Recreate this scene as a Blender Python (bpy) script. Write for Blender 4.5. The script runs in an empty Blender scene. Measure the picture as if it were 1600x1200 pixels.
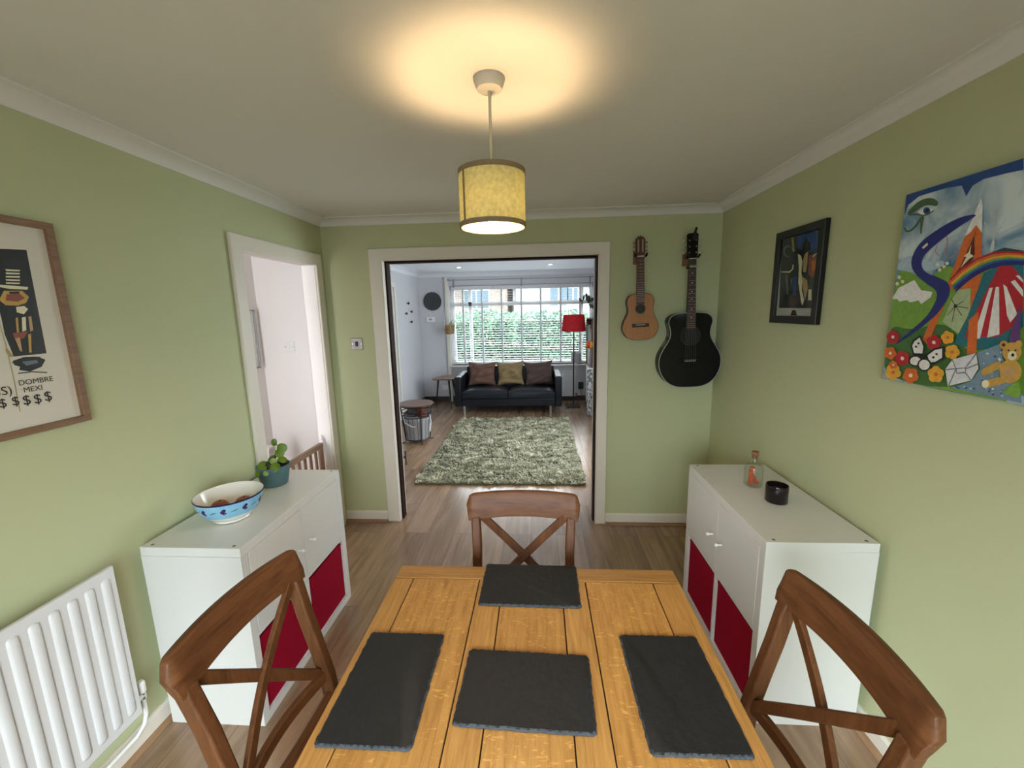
import bpy, bmesh, math, random
from mathutils import Vector, Matrix, noise as mnoise
PI = math.pi
SC = bpy.context.scene
COL = SC.collection
random.seed(7)

# ------------------------------------------------------------------ camera
cam = bpy.data.cameras.new('camera')
cam.sensor_fit = 'HORIZONTAL'; cam.sensor_width = 36.0
cam.lens = 36.0 * 649.9 / 1600.0
cam.clip_start = 0.02; cam.clip_end = 200
camo = bpy.data.objects.new('camera', cam); COL.objects.link(camo)
yaw, pitch, roll, CH = 0.0660, 0.1732, 0.0207, 1.6056
fw = Vector((-math.sin(yaw)*math.cos(pitch), math.cos(yaw)*math.cos(pitch), -math.sin(pitch)))
rt = Vector((math.cos(yaw), math.sin(yaw), 0)); dn = fw.cross(rt)
r2 = math.cos(roll)*rt + math.sin(roll)*dn; d2 = -math.sin(roll)*rt + math.cos(roll)*dn
M = Matrix.Identity(4)
for i in range(3):
    M[i][0] = r2[i]; M[i][1] = -d2[i]; M[i][2] = -fw[i]
M[2][3] = CH
camo.matrix_world = M
SC.camera = camo

# ------------------------------------------------------------------ view, world, daylight
SC.view_settings.view_transform = 'Standard'; SC.view_settings.look = 'None'
SC.view_settings.exposure = 0.0; SC.view_settings.gamma = 1.0
SC.view_settings.use_curve_mapping = False
try:
    SC.cycles.use_denoising = True
    SC.cycles.max_bounces = 10; SC.cycles.diffuse_bounces = 6; SC.cycles.transparent_max_bounces = 16
    SC.cycles.caustics_reflective = False; SC.cycles.caustics_refractive = False
    SC.cycles.sample_clamp_indirect = 4.0
except Exception:
    pass
world = bpy.data.worlds.new('overcast_sky'); SC.world = world; world.use_nodes = True
wn = world.node_tree.nodes; wl = world.node_tree.links
wbg = wn['Background']
tc = wn.new('ShaderNodeTexCoord'); sx = wn.new('ShaderNodeSeparateXYZ'); rp = wn.new('ShaderNodeValToRGB')
wl.new(tc.outputs['Generated'], sx.inputs[0]); wl.new(sx.outputs['Z'], rp.inputs[0])
rp.color_ramp.elements[0].position = 0.0; rp.color_ramp.elements[0].color = (0.30, 0.33, 0.37, 1)
rp.color_ramp.elements[1].position = 0.45; rp.color_ramp.elements[1].color = (0.90, 0.96, 1.05, 1)
wl.new(rp.outputs[0], wbg.inputs['Color']); wbg.inputs['Strength'].default_value = 6.0

LXR_ = 1.08
def area(name, loc, target, sx_, sy_, power, col=(1, 1, 1), spread=PI):
    l = bpy.data.lights.new(name, 'AREA'); l.shape = 'RECTANGLE'; l.size = sx_; l.size_y = sy_
    l.energy = power; l.color = col
    l.spread = spread
    o = bpy.data.objects.new(name, l); COL.objects.link(o); o.location = loc
    o.rotation_euler = (Vector(target) - Vector(loc)).to_track_quat('-Z', 'Y').to_euler()
    return o
# daylight entering by the patio window behind the viewer and by the street window; hall and side lamps are added fill
area('daylight_patio', (0.50, -1.50, 1.12), (-1.30, 1.25, -0.95), 1.05, 1.8, 37.5, (0.82, 0.94, 1.0), spread=1.5)
area('daylight_patio', (-0.60, -1.50, 1.12), (1.20, 1.25, -0.95), 1.05, 1.8, 37.5, (0.82, 0.94, 1.0), spread=1.5)
area('fill_side', (LXR_+0.115, 4.35, 1.40), (-1.2, 4.5, 1.05), 1.5, 1.2, 80, (0.88, 0.94, 1.0))  # lamp added outside the invented side window to brighten the living room
area('fill_hall', (-1.98, -0.38, 1.30), (-1.98, 3.4, 1.2), 0.6, 1.6, 50, (0.93, 0.96, 1.0))  # lamp added inside the closed hall to brighten it; no window there
area('daylight_street', (-0.32, 14.0, 5.9), (-0.32, 7.4, 1.1), 12.0, 5.0, 5200, (0.88, 0.94, 1.0))

# ------------------------------------------------------------------ helpers
class B:
    def __init__(s): s.v = []; s.f = []; s.m = []; s.c = None
    def add(s, vs, fs, m=0):
        o = len(s.v); s.v += [tuple(v) for v in vs]; s.f += [tuple(i+o for i in f) for f in fs]; s.m += [m]*len(fs); return s
    def box(s, x0, x1, y0, y1, z0, z1, m=0):
        v = [(x, y, z) for z in (z0, z1) for y in (y0, y1) for x in (x0, x1)]
        return s.add(v, [(0,2,3,1),(4,5,7,6),(0,1,5,4),(2,6,7,3),(0,4,6,2),(1,3,7,5)], m)
    def bar(s, p0, p1, w, t, up=(0, 0, 1), m=0, w1=None, t1=None):
        p0 = Vector(p0); p1 = Vector(p1); d = (p1-p0).normalized(); a = d.cross(Vector(up)).normalized(); b = a.cross(d)
        v = []
        for p, ww, tt in ((p0, w, t), (p1, w1 or w, t1 or t)):
            for i, j in ((-1,-1),(1,-1),(1,1),(-1,1)): v.append(p + a*ww/2*i + b*tt/2*j)
        return s.add(v, [(0,3,2,1),(4,5,6,7),(0,1,5,4),(1,2,6,5),(2,3,7,6),(3,0,4,7)], m)
    def loft(s, rings, m=0, cap=True, closed=False):
        n = len(rings[0]); v = [p for r in rings for p in r]; f = []
        K = len(rings)
        for k in range(K if closed else K-1):
            k2 = (k+1) % K
            for i in range(n):
                j = (i+1) % n; f.append((k*n+i, k*n+j, k2*n+j, k2*n+i))
        if cap and not closed: f.append(tuple(range(n))[::-1]); f.append(tuple((K-1)*n+i for i in range(n)))
        return s.add(v, f, m)
    def tube(s, pts, r, n=8, m=0, cap=True, closed=False):
        pts = [Vector(p) for p in pts]; K = len(pts); rs = r if isinstance(r, (list, tuple)) else [r]*K
        rings = []; prev = None
        for k in range(K):
            if closed: d = pts[(k+1) % K]-pts[k-1]
            else: d = pts[min(k+1, K-1)]-pts[max(k-1, 0)]
            d.normalize()
            if prev is None:
                a = d.orthogonal().normalized()
            else:
                a = (prev - d*prev.dot(d)).normalized()
            prev = a; b = d.cross(a)
            rings.append([pts[k] + (a*math.cos(2*PI*i/n) + b*math.sin(2*PI*i/n))*rs[k] for i in range(n)])
        return s.loft(rings, m, cap, closed)
    def cyl(s, p0, p1, r0, r1=None, n=20, m=0): return s.tube([p0, p1], [r0, r0 if r1 is None else r1], n, m)
    def lathe(s, prof, n=32, c=(0, 0, 0), m=0, ax='z'):
        v = []; f = []
        for r, z in prof:
            for i in range(n):
                t = 2*PI*i/n; x, y = r*math.cos(t), r*math.sin(t)
                v.append((c[0]+x, c[1]+y, c[2]+z) if ax == 'z' else (c[0]+x, c[1]-z, c[2]+y))
        K = len(prof)
        for k in range(K-1):
            for i in range(n):
                j = (i+1) % n; f.append((k*n+i, k*n+j, (k+1)*n+j, (k+1)*n+i))
        if prof[0][0] > 1e-6: f.append(tuple(range(n))[::-1])
        if prof[-1][0] > 1e-6: f.append(tuple((K-1)*n+i for i in range(n)))
        return s.add(v, f, m)
    def shell(s, prof, n=32, c=(0, 0, 0), m=0, segs=None):
        v = []; f = []; mm = []
        K = len(prof)
        for r, z in prof:
            for i in range(n):
                t = 2*PI*i/n; v.append((c[0]+r*math.cos(t), c[1]+r*math.sin(t), c[2]+z))
        o = len(s.v)
        for k in range(K-1):
            for i in range(n):
                j = (i+1) % n; f.append((k*n+i, k*n+j, (k+1)*n+j, (k+1)*n+i)); mm.append(segs[k] if segs else m)
        s.v += v; s.f += [tuple(i+o for i in q) for q in f]; s.m += mm
        return s
    def prism(s, poly, t0, t1, fn, m=0):
        n = len(poly); v = [fn(a, b, t0) for a, b in poly] + [fn(a, b, t1) for a, b in poly]
        f = [tuple(range(n))[::-1], tuple(range(n, 2*n))] + [(i, (i+1) % n, n+(i+1) % n, n+i) for i in range(n)]
        return s.add(v, f, m)
    def sph(s, c, r, n=16, k=10, m=0, sc=(1, 1, 1), rot=None):
        v = []; f = []
        R = rot or Matrix.Identity(3)
        for i in range(k+1):
            ph = PI*i/k
            for j in range(n):
                t = 2*PI*j/n
                p = R @ Vector((r*sc[0]*math.sin(ph)*math.cos(t), r*sc[1]*math.sin(ph)*math.sin(t), r*sc[2]*math.cos(ph)))
                v.append((c[0]+p.x, c[1]+p.y, c[2]+p.z))
        for i in range(k):
            for j in range(n):
                f.append((i*n+j, i*n+(j+1) % n, (i+1)*n+(j+1) % n, (i+1)*n+j))
        return s.add(v, f, m)
    def build(s, name, mats, parent=None, smooth=40, bevel=0, seg=2, clean=True, cols=None, loc=None):
        me = bpy.data.meshes.new(name); me.from_pydata(s.v, [], s.f)
        if not isinstance(mats, (list, tuple)): mats = [mats]
        for m_ in mats: me.materials.append(m_)
        me.polygons.foreach_set('material_index', s.m)
        if clean:
            bm = bmesh.new(); bm.from_mesh(me)
            bmesh.ops.remove_doubles(bm, verts=bm.verts, dist=1e-6)
            bmesh.ops.recalc_face_normals(bm, faces=bm.faces); bm.to_mesh(me); bm.free()
        if cols:
            at = me.color_attributes.new('paint', 'FLOAT_COLOR', 'CORNER')
            for p in me.polygons:
                for li in p.loop_indices: at.data[li].color = (*cols[p.index], 1)
        if smooth:
            me.polygons.foreach_set('use_smooth', [True]*len(me.polygons)); me.set_sharp_from_angle(angle=math.radians(smooth))
        o = bpy.data.objects.new(name, me); COL.objects.link(o)
        if parent: o.parent = parent
        if loc: o.location = loc
        if bevel:
            b = o.modifiers.new('bevel', 'BEVEL'); b.width = bevel; b.segments = seg; b.limit_method = 'ANGLE'; b.angle_limit = math.radians(40)
        return o
def thing(name, label, cat, loc=(0, 0, 0), rz=0, group=None):
    o = bpy.data.objects.new(name, None); o.empty_display_size = 0.05; COL.objects.link(o)
    o.location = loc; o.rotation_euler = (0, 0, rz); return tag(o, label, cat, group)
def tag(o, label, cat, group=None):
    o['label'] = label; o['category'] = cat
    if group: o['group'] = group
    return o
def struct(o, label=None):
    o['kind'] = 'structure'
    if label: o['label'] = label
    return o

# ------------------------------------------------------------------ materials
def _mat(name):
    m = bpy.data.materials.new(name); m.use_nodes = True
    n = m.node_tree.nodes; l = m.node_tree.links
    return m, n, l, n['Principled BSDF']
def plain(name, col, rough=0.5, metal=0.0, var=0.06, scale=20, bump=0.0, bscale=200, spec=0.5, coat=0, trans=0, ior=1.45, sheen=0):
    m, n, l, p = _mat(name)
    co = n.new('ShaderNodeTexCoord'); nz = n.new('ShaderNodeTexNoise'); nz.inputs['Scale'].default_value = scale; nz.inputs['Detail'].default_value = 3
    l.new(co.outputs['Object'], nz.inputs['Vector'])
    mx = n.new('ShaderNodeMix'); mx.data_type = 'RGBA'
    mx.inputs[6].default_value = (*[c*(1-var) for c in col], 1); mx.inputs[7].default_value = (*[min(1, c*(1+var)) for c in col], 1)
    l.new(nz.outputs['Fac'], mx.inputs[0]); l.new(mx.outputs[2], p.inputs['Base Color'])
    p.inputs['Roughness'].default_value = rough; p.inputs['Metallic'].default_value = metal
    p.inputs['Specular IOR Level'].default_value = spec; p.inputs['Coat Weight'].default_value = coat
    p.inputs['Transmission Weight'].default_value = trans; p.inputs['IOR'].default_value = ior
    p.inputs['Sheen Weight'].default_value = sheen
    if bump:
        n2 = n.new('ShaderNodeTexNoise'); n2.inputs['Scale'].default_value = bscale; n2.inputs['Detail'].default_value = 3; l.new(co.outputs['Object'], n2.inputs['Vector'])
        b = n.new('ShaderNodeBump'); b.inputs['Strength'].default_value = bump; b.inputs['Distance'].default_value = 0.004
        l.new(n2.outputs['Fac'], b.inputs['Height']); l.new(b.outputs[0], p.inputs['Normal'])
    return m
def emit(name, col, strength):
    m = bpy.data.materials.new(name); m.use_nodes = True; n = m.node_tree.nodes; l = m.node_tree.links; n.clear()
    e = n.new('ShaderNodeEmission'); e.inputs[0].default_value = (*col, 1); e.inputs[1].default_value = strength
    o = n.new('ShaderNodeOutputMaterial'); l.new(e.outputs[0], o.inputs[0]); return m
def wood(name, dark, light, axis='y', rough=0.4, scale=1.0, stretch=14, fleck=0.0, coat=0.0, ring=6.0, spec=0.4):
    m, n, l, p = _mat(name)
    co = n.new('ShaderNodeTexCoord'); mp = n.new('ShaderNodeMapping')
    sc = [stretch*scale]*3; sc['xyz'.index(axis)] = scale
    mp.inputs['Scale'].default_value = sc; l.new(co.outputs['Object'], mp.inputs[0])
    nz = n.new('ShaderNodeTexNoise'); nz.inputs['Scale'].default_value = ring; nz.inputs['Detail'].default_value = 6; nz.inputs['Roughness'].default_value = 0.65; nz.inputs['Distortion'].default_value = 0.6
    l.new(mp.outputs[0], nz.inputs['Vector'])
    rp = n.new('ShaderNodeValToRGB'); rp.color_ramp.elements[0].position = 0.30; rp.color_ramp.elements[1].position = 0.70
    rp.color_ramp.elements[0].color = (*dark, 1); rp.color_ramp.elements[1].color = (*light, 1)
    l.new(nz.outputs['Fac'], rp.inputs[0]); out = rp.outputs[0]
    if fleck:
        m2 = n.new('ShaderNodeMapping'); s2 = [38, 38, 38]; s2['xyz'.index(axis)] = 120
        m2.inputs['Scale'].default_value = s2; m2.inputs['Rotation'].default_value = (0, 0, 0.5); l.new(co.outputs['Object'], m2.inputs[0])
        n2 = n.new('ShaderNodeTexNoise'); n2.inputs['Scale'].default_value = 1.0; n2.inputs['Detail'].default_value = 2; n2.inputs['Distortion'].default_value = 1.4; l.new(m2.outputs[0], n2.inputs['Vector'])
        r2_ = n.new('ShaderNodeValToRGB'); e = r2_.color_ramp.elements; e[0].position = 0.60; e[0].color = (0, 0, 0, 1); e[1].position = 0.70; e[1].color = (1, 1, 1, 1); l.new(n2.outputs['Fac'], r2_.inputs[0])
        ml = n.new('ShaderNodeMath'); ml.operation = 'MULTIPLY'; ml.inputs[1].default_value = fleck; l.new(r2_.outputs[0], ml.inputs[0])
        mx = n.new('ShaderNodeMix'); mx.data_type = 'RGBA'; l.new(ml.outputs[0], mx.inputs[0]); l.new(out, mx.inputs[6]); mx.inputs[7].default_value = (*[min(1, c*1.75) for c in light], 1); out = mx.outputs[2]
    oi = n.new('ShaderNodeObjectInfo'); mr = n.new('ShaderNodeMapRange'); mr.inputs[3].default_value = 0.88; mr.inputs[4].default_value = 1.10; l.new(oi.outputs['Random'], mr.inputs[0])
    hv = n.new('ShaderNodeHueSaturation'); l.new(out, hv.inputs['Color']); l.new(mr.outputs[0], hv.inputs['Value']); out = hv.outputs[0]
    l.new(out, p.inputs['Base Color']); p.inputs['Specular IOR Level'].default_value = spec; p.inputs['Roughness'].default_value = rough; p.inputs['Coat Weight'].default_value = coat; p.inputs['Coat Roughness'].default_value = 0.15
    b = n.new('ShaderNodeBump'); b.inputs['Strength'].default_value = 0.12; b.inputs['Distance'].default_value = 0.002; l.new(nz.outputs['Fac'], b.inputs['Height']); l.new(b.outputs[0], p.inputs['Normal'])
    return m
def floor_mat():
    m, n, l, p = _mat('laminate_floor')
    g = n.new('ShaderNodeNewGeometry'); mp = n.new('ShaderNodeMapping'); mp.inputs['Rotation'].default_value = (0, 0, PI/2); mp.inputs['Location'].default_value = (0.3, 0.07, 0)
    l.new(g.outputs['Position'], mp.inputs[0])
    br = n.new('ShaderNodeTexBrick'); br.inputs['Scale'].default_value = 1.0; br.inputs['Brick Width'].default_value = 1.25; br.inputs['Row Height'].default_value = 0.19
    br.inputs['Mortar Size'].default_value = 0.0016; br.inputs['Mortar Smooth'].default_value = 0.3; br.offset = 0.37
    br.inputs['Color1'].default_value = (0, 0, 0, 1); br.inputs['Color2'].default_value = (1, 1, 1, 1); br.inputs['Mortar'].default_value = (0.5, 0.5, 0.5, 1); br.inputs['Bias'].default_value = 0
    l.new(mp.outputs[0], br.inputs['Vector'])
    m2 = n.new('ShaderNodeMapping'); m2.inputs['Scale'].default_value = (9, 0.9, 1); l.new(g.outputs['Position'], m2.inputs[0])
    ad = n.new('ShaderNodeVectorMath'); ad.operation = 'MULTIPLY_ADD'; ad.inputs[1].default_value = (7, 7, 7); l.new(br.outputs['Color'], ad.inputs[0]); l.new(m2.outputs[0], ad.inputs[2])
    nz = n.new('ShaderNodeTexNoise'); nz.inputs['Scale'].default_value = 1.6; nz.inputs['Detail'].default_value = 7; nz.inputs['Roughness'].default_value = 0.62; nz.inputs['Distortion'].default_value = 0.9; l.new(ad.outputs[0], nz.inputs['Vector'])
    rp = n.new('ShaderNodeValToRGB'); e = rp.color_ramp.elements; e[0].position = 0.28; e[0].color = (0.170, 0.100, 0.056, 1); e[1].position = 0.72; e[1].color = (0.370, 0.232, 0.140, 1); l.new(nz.outputs['Fac'], rp.inputs[0])
    hv = n.new('ShaderNodeHueSaturation'); mr = n.new('ShaderNodeMapRange'); mr.inputs[3].default_value = 0.86; mr.inputs[4].default_value = 1.12; l.new(br.outputs['Color'], mr.inputs[0]); l.new(mr.outputs[0], hv.inputs['Value']); l.new(rp.outputs[0], hv.inputs['Color'])
    mx = n.new('ShaderNodeMix'); mx.data_type = 'RGBA'; mx.inputs[7].default_value = (0.11, 0.065, 0.04, 1); l.new(br.outputs['Fac'], mx.inputs[0]); l.new(hv.outputs[0], mx.inputs[6])
    l.new(mx.outputs[2], p.inputs['Base Color']); p.inputs['Roughness'].default_value = 0.23; p.inputs['Specular IOR Level'].default_value = 0.8
    b = n.new('ShaderNodeBump'); b.inputs['Strength'].default_value = 0.10; b.inputs['Distance'].default_value = 0.003; l.new(nz.outputs['Fac'], b.inputs['Height']); l.new(b.outputs[0], p.inputs['Normal'])
    return m
def paint_mat(name, rough=0.5, nscale=40, var=0.25):
    m, n, l, p = _mat(name)
    at = n.new('ShaderNodeAttribute'); at.attribute_name = 'paint'
    co = n.new('ShaderNodeTexCoord'); nz = n.new('ShaderNodeTexNoise'); nz.inputs['Scale'].default_value = nscale; nz.inputs['Detail'].default_value = 4; nz.inputs['Distortion'].default_value = 1.5; l.new(co.outputs['Object'], nz.inputs['Vector'])
    mr = n.new('ShaderNodeMapRange'); mr.inputs[3].default_value = 1-var; mr.inputs[4].default_value = 1+var; l.new(nz.outputs['Fac'], mr.inputs[0])
    hv = n.new('ShaderNodeHueSaturation'); l.new(at.outputs['Color'], hv.inputs['Color']); l.new(mr.outputs[0], hv.inputs['Value']); l.new(hv.outputs[0], p.inputs['Base Color'])
    p.inputs['Roughness'].default_value = rough; return m
def mix2(name, c1, c2, scale=6, rough=0.6, lo=0.4, hi=0.6, vec=(1, 1, 1), bump=0, detail=4, dist=0.0):
    m, n, l, p = _mat(name)
    co = n.new('ShaderNodeTexCoord'); mp = n.new('ShaderNodeMapping'); mp.inputs['Scale'].default_value = vec; l.new(co.outputs['Object'], mp.inputs[0])
    nz = n.new('ShaderNodeTexNoise'); nz.inputs['Scale'].default_value = scale; nz.inputs['Detail'].default_value = detail; nz.inputs['Distortion'].default_value = dist; l.new(mp.outputs[0], nz.inputs['Vector'])
    rp = n.new('ShaderNodeValToRGB'); e = rp.color_ramp.elements; e[0].position = lo; e[0].color = (*c1, 1); e[1].position = hi; e[1].color = (*c2, 1)
    l.new(nz.outputs['Fac'], rp.inputs[0]); l.new(rp.outputs[0], p.inputs['Base Color']); p.inputs['Roughness'].default_value = rough
    if bump:
        b = n.new('ShaderNodeBump'); b.inputs['Strength'].default_value = bump; b.inputs['Distance'].default_value = 0.004; l.new(nz.outputs['Fac'], b.inputs['Height']); l.new(b.outputs[0], p.inputs['Normal'])
    return m
def glass_pane(name):
    m = bpy.data.materials.new(name); m.use_nodes = True; n = m.node_tree.nodes; l = m.node_tree.links; n.clear()
    o = n.new('ShaderNodeOutputMaterial'); t = n.new('ShaderNodeBsdfTransparent'); g = n.new('ShaderNodeBsdfGlossy'); g.inputs['Roughness'].default_value = 0.02
    lw = n.new('ShaderNodeLayerWeight'); pw = n.new('ShaderNodeMath'); pw.operation = 'POWER'; pw.inputs[1].default_value = 5; l.new(lw.outputs['Facing'], pw.inputs[0]); f = n.new('ShaderNodeMath'); f.operation = 'MULTIPLY_ADD'; f.inputs[1].default_value = 0.9; f.inputs[2].default_value = 0.03; l.new(pw.outputs[0], f.inputs[0]); mx = n.new('ShaderNodeMixShader'); t.inputs[0].default_value = (0.96, 0.98, 0.97, 1)
    l.new(f.outputs[0], mx.inputs[0]); l.new(t.outputs[0], mx.inputs[1]); l.new(g.outputs[0], mx.inputs[2]); l.new(mx.outputs[0], o.inputs[0]); return m
def shade_fabric(name, col, tr=0.5, scale=150, vec=(1, 1, 1)):
    m = bpy.data.materials.new(name); m.use_nodes = True; n = m.node_tree.nodes; l = m.node_tree.links; n.clear()
    o = n.new('ShaderNodeOutputMaterial'); d = n.new('ShaderNodeBsdfDiffuse'); t = n.new('ShaderNodeBsdfTranslucent'); mx = n.new('ShaderNodeMixShader'); mx.inputs[0].default_value = tr
    co = n.new('ShaderNodeTexCoord'); mp = n.new('ShaderNodeMapping'); mp.inputs['Scale'].default_value = vec; l.new(co.outputs['Object'], mp.inputs[0])
    nz = n.new('ShaderNodeTexNoise'); nz.inputs['Scale'].default_value = scale; nz.inputs['Detail'].default_value = 2; l.new(mp.outputs[0], nz.inputs['Vector'])
    rp = n.new('ShaderNodeValToRGB'); e = rp.color_ramp.elements; e[0].position = 0.35; e[1].position = 0.65; e[0].color = (*[c*0.80 for c in col], 1); e[1].color = (*col, 1); l.new(nz.outputs['Fac'], rp.inputs[0])
    l.new(rp.outputs[0], d.inputs[0]); l.new(rp.outputs[0], t.inputs[0]); l.new(d.outputs[0], mx.inputs[1]); l.new(t.outputs[0], mx.inputs[2]); l.new(mx.outputs[0], o.inputs[0]); return m

GREEN = plain('green_wall_paint', (0.485, 0.510, 0.305), 0.75, var=0.03, scale=3, bump=0.06, bscale=260)
CEIL = plain('ceiling_paint', (0.70, 0.695, 0.66), 0.9, var=0.02, scale=2, bump=0.05, bscale=180)
TRIMW = plain('white_gloss_trim', (0.72, 0.67, 0.59), 0.4, var=0.03, scale=8)
WHITE = plain('white_furniture_foil', (0.70, 0.70, 0.675), 0.22, var=0.015, scale=4)
WHITEM = plain('white_matt', (0.80, 0.79, 0.77), 0.6, var=0.03)
GREYW = plain('grey_living_wall', (0.60, 0.60, 0.625), 0.8, var=0.02, scale=3)
HALLW = plain('pale_hall_wall', (0.83, 0.79, 0.775), 0.8, var=0.02, scale=3)
CEIL2 = plain('living_ceiling_paint', (0.78, 0.80, 0.84), 0.85, var=0.02)
FLOOR = floor_mat()
DARKWOOD = wood('dark_stained_wood', (0.014, 0.004, 0.003), (0.028, 0.009, 0.006), 'z', 0.6, spec=0.12)
OAKBEAD = wood('oak_bead', (0.22, 0.12, 0.06), (0.36, 0.22, 0.12), 'y', 0.5)
OAK = wood('oak_along', (0.36, 0.160, 0.036), (0.60, 0.305, 0.085), 'y', 0.38, 1.0, 12, fleck=0.45, coat=0.15)
OAKB = wood('oak_plain_along', (0.34, 0.158, 0.038), (0.56, 0.285, 0.083), 'y', 0.38, 1.3, 16, coat=0.15)
OAKX = wood('oak_across', (0.33, 0.150, 0.040), (0.52, 0.265, 0.080), 'x', 0.38, 1.2, 14, coat=0.15)
GROOVE = plain('groove_shadow_gap', (0.03, 0.015, 0.008), 0.8)
CHAIRW = wood('antique_brown_chair_wood', (0.075, 0.026, 0.009), (0.165, 0.064, 0.023), 'x', 0.42, 1.2, 12, ring=4, spec=0.25)
CHAIRZ = wood('antique_brown_chair_wood_upright', (0.070, 0.024, 0.008), (0.150, 0.058, 0.021), 'z', 0.42, 1.2, 12, ring=4, spec=0.25)
SLATE = plain('black_slate', (0.017, 0.017, 0.018), 0.55, var=0.25, scale=30, bump=0.5, bscale=45, spec=0.35)
SLATEE = plain('slate_chipped_edge', (0.036, 0.041, 0.050), 0.7, var=0.4, scale=80, bump=0.8, bscale=120)
RED = plain('crimson_fabric', (0.30, 0.002, 0.022), 0.9, var=0.08, scale=60, bump=0.15, bscale=500, spec=0.15)
CHROME = plain('chrome', (0.62, 0.62, 0.62), 0.18, 1.0, var=0.04)
BLACKP = plain('black_plastic', (0.012, 0.012, 0.013), 0.45)
BLACKM = plain('black_metal', (0.015, 0.014, 0.014), 0.4, 0.3)
# ------------------------------------------------------------------ setting
XL, XR, D, H = -1.526, 1.224, 2.977, 2.265
YN = -1.60                      # wall behind the viewer
PT = 0.10                       # partition thickness
LY, LXL, LXR, LH = 7.40, -2.10, 1.08, 2.29
OX0, OX1, OZ = -1.098, 0.418, 1.978      # double doorway
DY0, DY1, DZ = 2.121, 2.845, 1.945       # hall doorway in the left wall
WX0, WX1, WZ0, WZ1 = -1.56, 0.95, 0.66, 2.06   # street window

def wall(name, boxes, mat):
    b = B()
    for q in boxes: b.box(*q)
    return struct(b.build(name, mat, smooth=0))
struct(B().box(-2.6, 1.5, YN-0.2, LY+0.3, -0.06, 0).build('floor', FLOOR, smooth=0))
struct(B().box(-2.6, 1.5, YN-0.2, D+0.05, H, H+0.2).build('ceiling', CEIL, smooth=0))
struct(B().box(-2.6, 1.5, D+0.05, LY+0.3, LH, LH+0.2).build('ceiling_far', CEIL2, smooth=0))
wall('wall_left', [(XL-0.085, XL, YN, DY0, 0, H), (XL-0.085, XL, DY1, D, 0, H), (XL-0.085, XL, DY0, DY1, DZ, H)], GREEN)
wall('wall_right', [(XR, XR+0.1, YN, D, 0, H)], GREEN)
wall('wall_far', [(XL, OX0, D, D+0.05, 0, H), (OX1, XR, D, D+0.05, 0, H), (OX0, OX1, D, D+0.05, OZ, H)], GREEN)
wall('wall_near', [(XL, -1.1, YN-0.1, YN, 0, H), (1.0, XR, YN-0.1, YN, 0, H), (-1.1, 1.0, YN-0.1, YN, 2.08, H), (-1.1, 1.0, YN-0.1, YN, 0, 0.06)], GREEN)
wall('wall_inner_near', [(XL, OX0, D+0.05, D+PT, 0, LH), (OX1, LXR, D+0.05, D+PT, 0, LH), (OX0, OX1, D+0.05, D+PT, OZ, LH)], GREYW)
wall('wall_inner_left', [(XL, XL+0.05, D+PT, 3.55, 0, LH), (LXL, XL, 3.5, 3.55, 0, LH), (LXL-0.1, LXL, 3.55, LY, 0, LH)], GREYW)
wall('wall_inner_right', [(LXR, LXR+0.1, D+0.05, 3.6, 0, LH), (LXR, LXR+0.1, 5.1, LY, 0, LH), (LXR, LXR+0.1, 3.6, 5.1, 0, 0.78), (LXR, LXR+0.1, 3.6, 5.1, 1.98, LH)], GREYW)
wall('wall_window', [(LXL-0.1, WX0, LY, LY+0.2, 0, LH), (WX1, LXR+0.1, LY, LY+0.2, 0, LH), (WX0, WX1, LY, LY+0.2, 0, WZ0), (WX0, WX1, LY, LY+0.2, WZ1, LH)], GREYW)
wall('wall_outer_left', [(-2.45, -2.35, -0.5, 3.5, 0, H), (-2.45, XL, 3.4, 3.5, 0, H), (-2.45, XL-0.085, -0.6, -0.5, 0, H), (XL-0.0855, XL-0.085, -0.5, DY0, 0, H)], HALLW)

def cornice(pts, name, mat, hh, top, pr=0.072):
    # coving swept along wall corner lines given as (x, y, nx, ny) with the inward normal
    prof = [(0, -hh), (0.006, -hh), (0.008, -hh+0.006), (0.020, -hh*0.62), (0.040, -hh*0.28), (pr-0.010, -0.008), (pr, -0.007), (pr, 0), (0, 0)]
    b = B(); b.loft([[(x+nx*a, y+ny*a, top+c) for a, c in prof] for x, y, nx, ny in pts])
    return struct(b.build(name, mat, smooth=50))
cornice([(XL, YN, 1, 0), (XL, D, 1, -1), (XR, D, -1, -1), (XR, YN, -1, 0)], 'trim_1', CEIL, H-2.216, H)
cornice([(LXL, 3.6, 1, 0), (LXL, LY, 1, -1), (LXR, LY, -1, -1), (LXR, 3.2, -1, 0)], 'trim_2', CEIL2, 0.075, LH, 0.09)

def skirting(name, x0, y0, x1, y1, nx, ny, mat=TRIMW, h=0.085, t=0.014, bead=True):
    b = B(); w = [(x0, y0), (x1, y1)]
    b.loft([[(x+nx*a, y+ny*a, z) for a, z in ((0, 0), (t, 0), (t, h-0.012), (t*0.5, h), (0, h))] for x, y in w])
    o = struct(b.build(name, mat, smooth=30))
    if bead:
        b2 = B(); r = 0.018
        b2.loft([[(x+nx*(t+a), y+ny*(t+a), z) for a, z in ((0, 0), (r, 0), (r*0.9, r*0.5), (r*0.5, r*0.9), (0, r))] for x, y in w])
        q = b2.build('bead', OAKBEAD, o, smooth=60); q['label'] = 'oak coloured floor bead'
    return o
skirting('baseboard_left', XL, YN, XL, 2.04, 1, 0)
skirting('baseboard_far_left', XL, D, -1.191, D, 0, -1)
skirting('baseboard_far_right', 0.491, D, XR-0.014, D, 0, -1)
skirting('baseboard_right', XR, YN, XR, D-0.014, -1, 0)
DARKSK = plain('dark_skirting', (0.05, 0.03, 0.022), 0.5)
skirting('baseboard_window', LXL, LY, LXR, LY, 0, -1, DARKSK, 0.09, 0.015, False)
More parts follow.
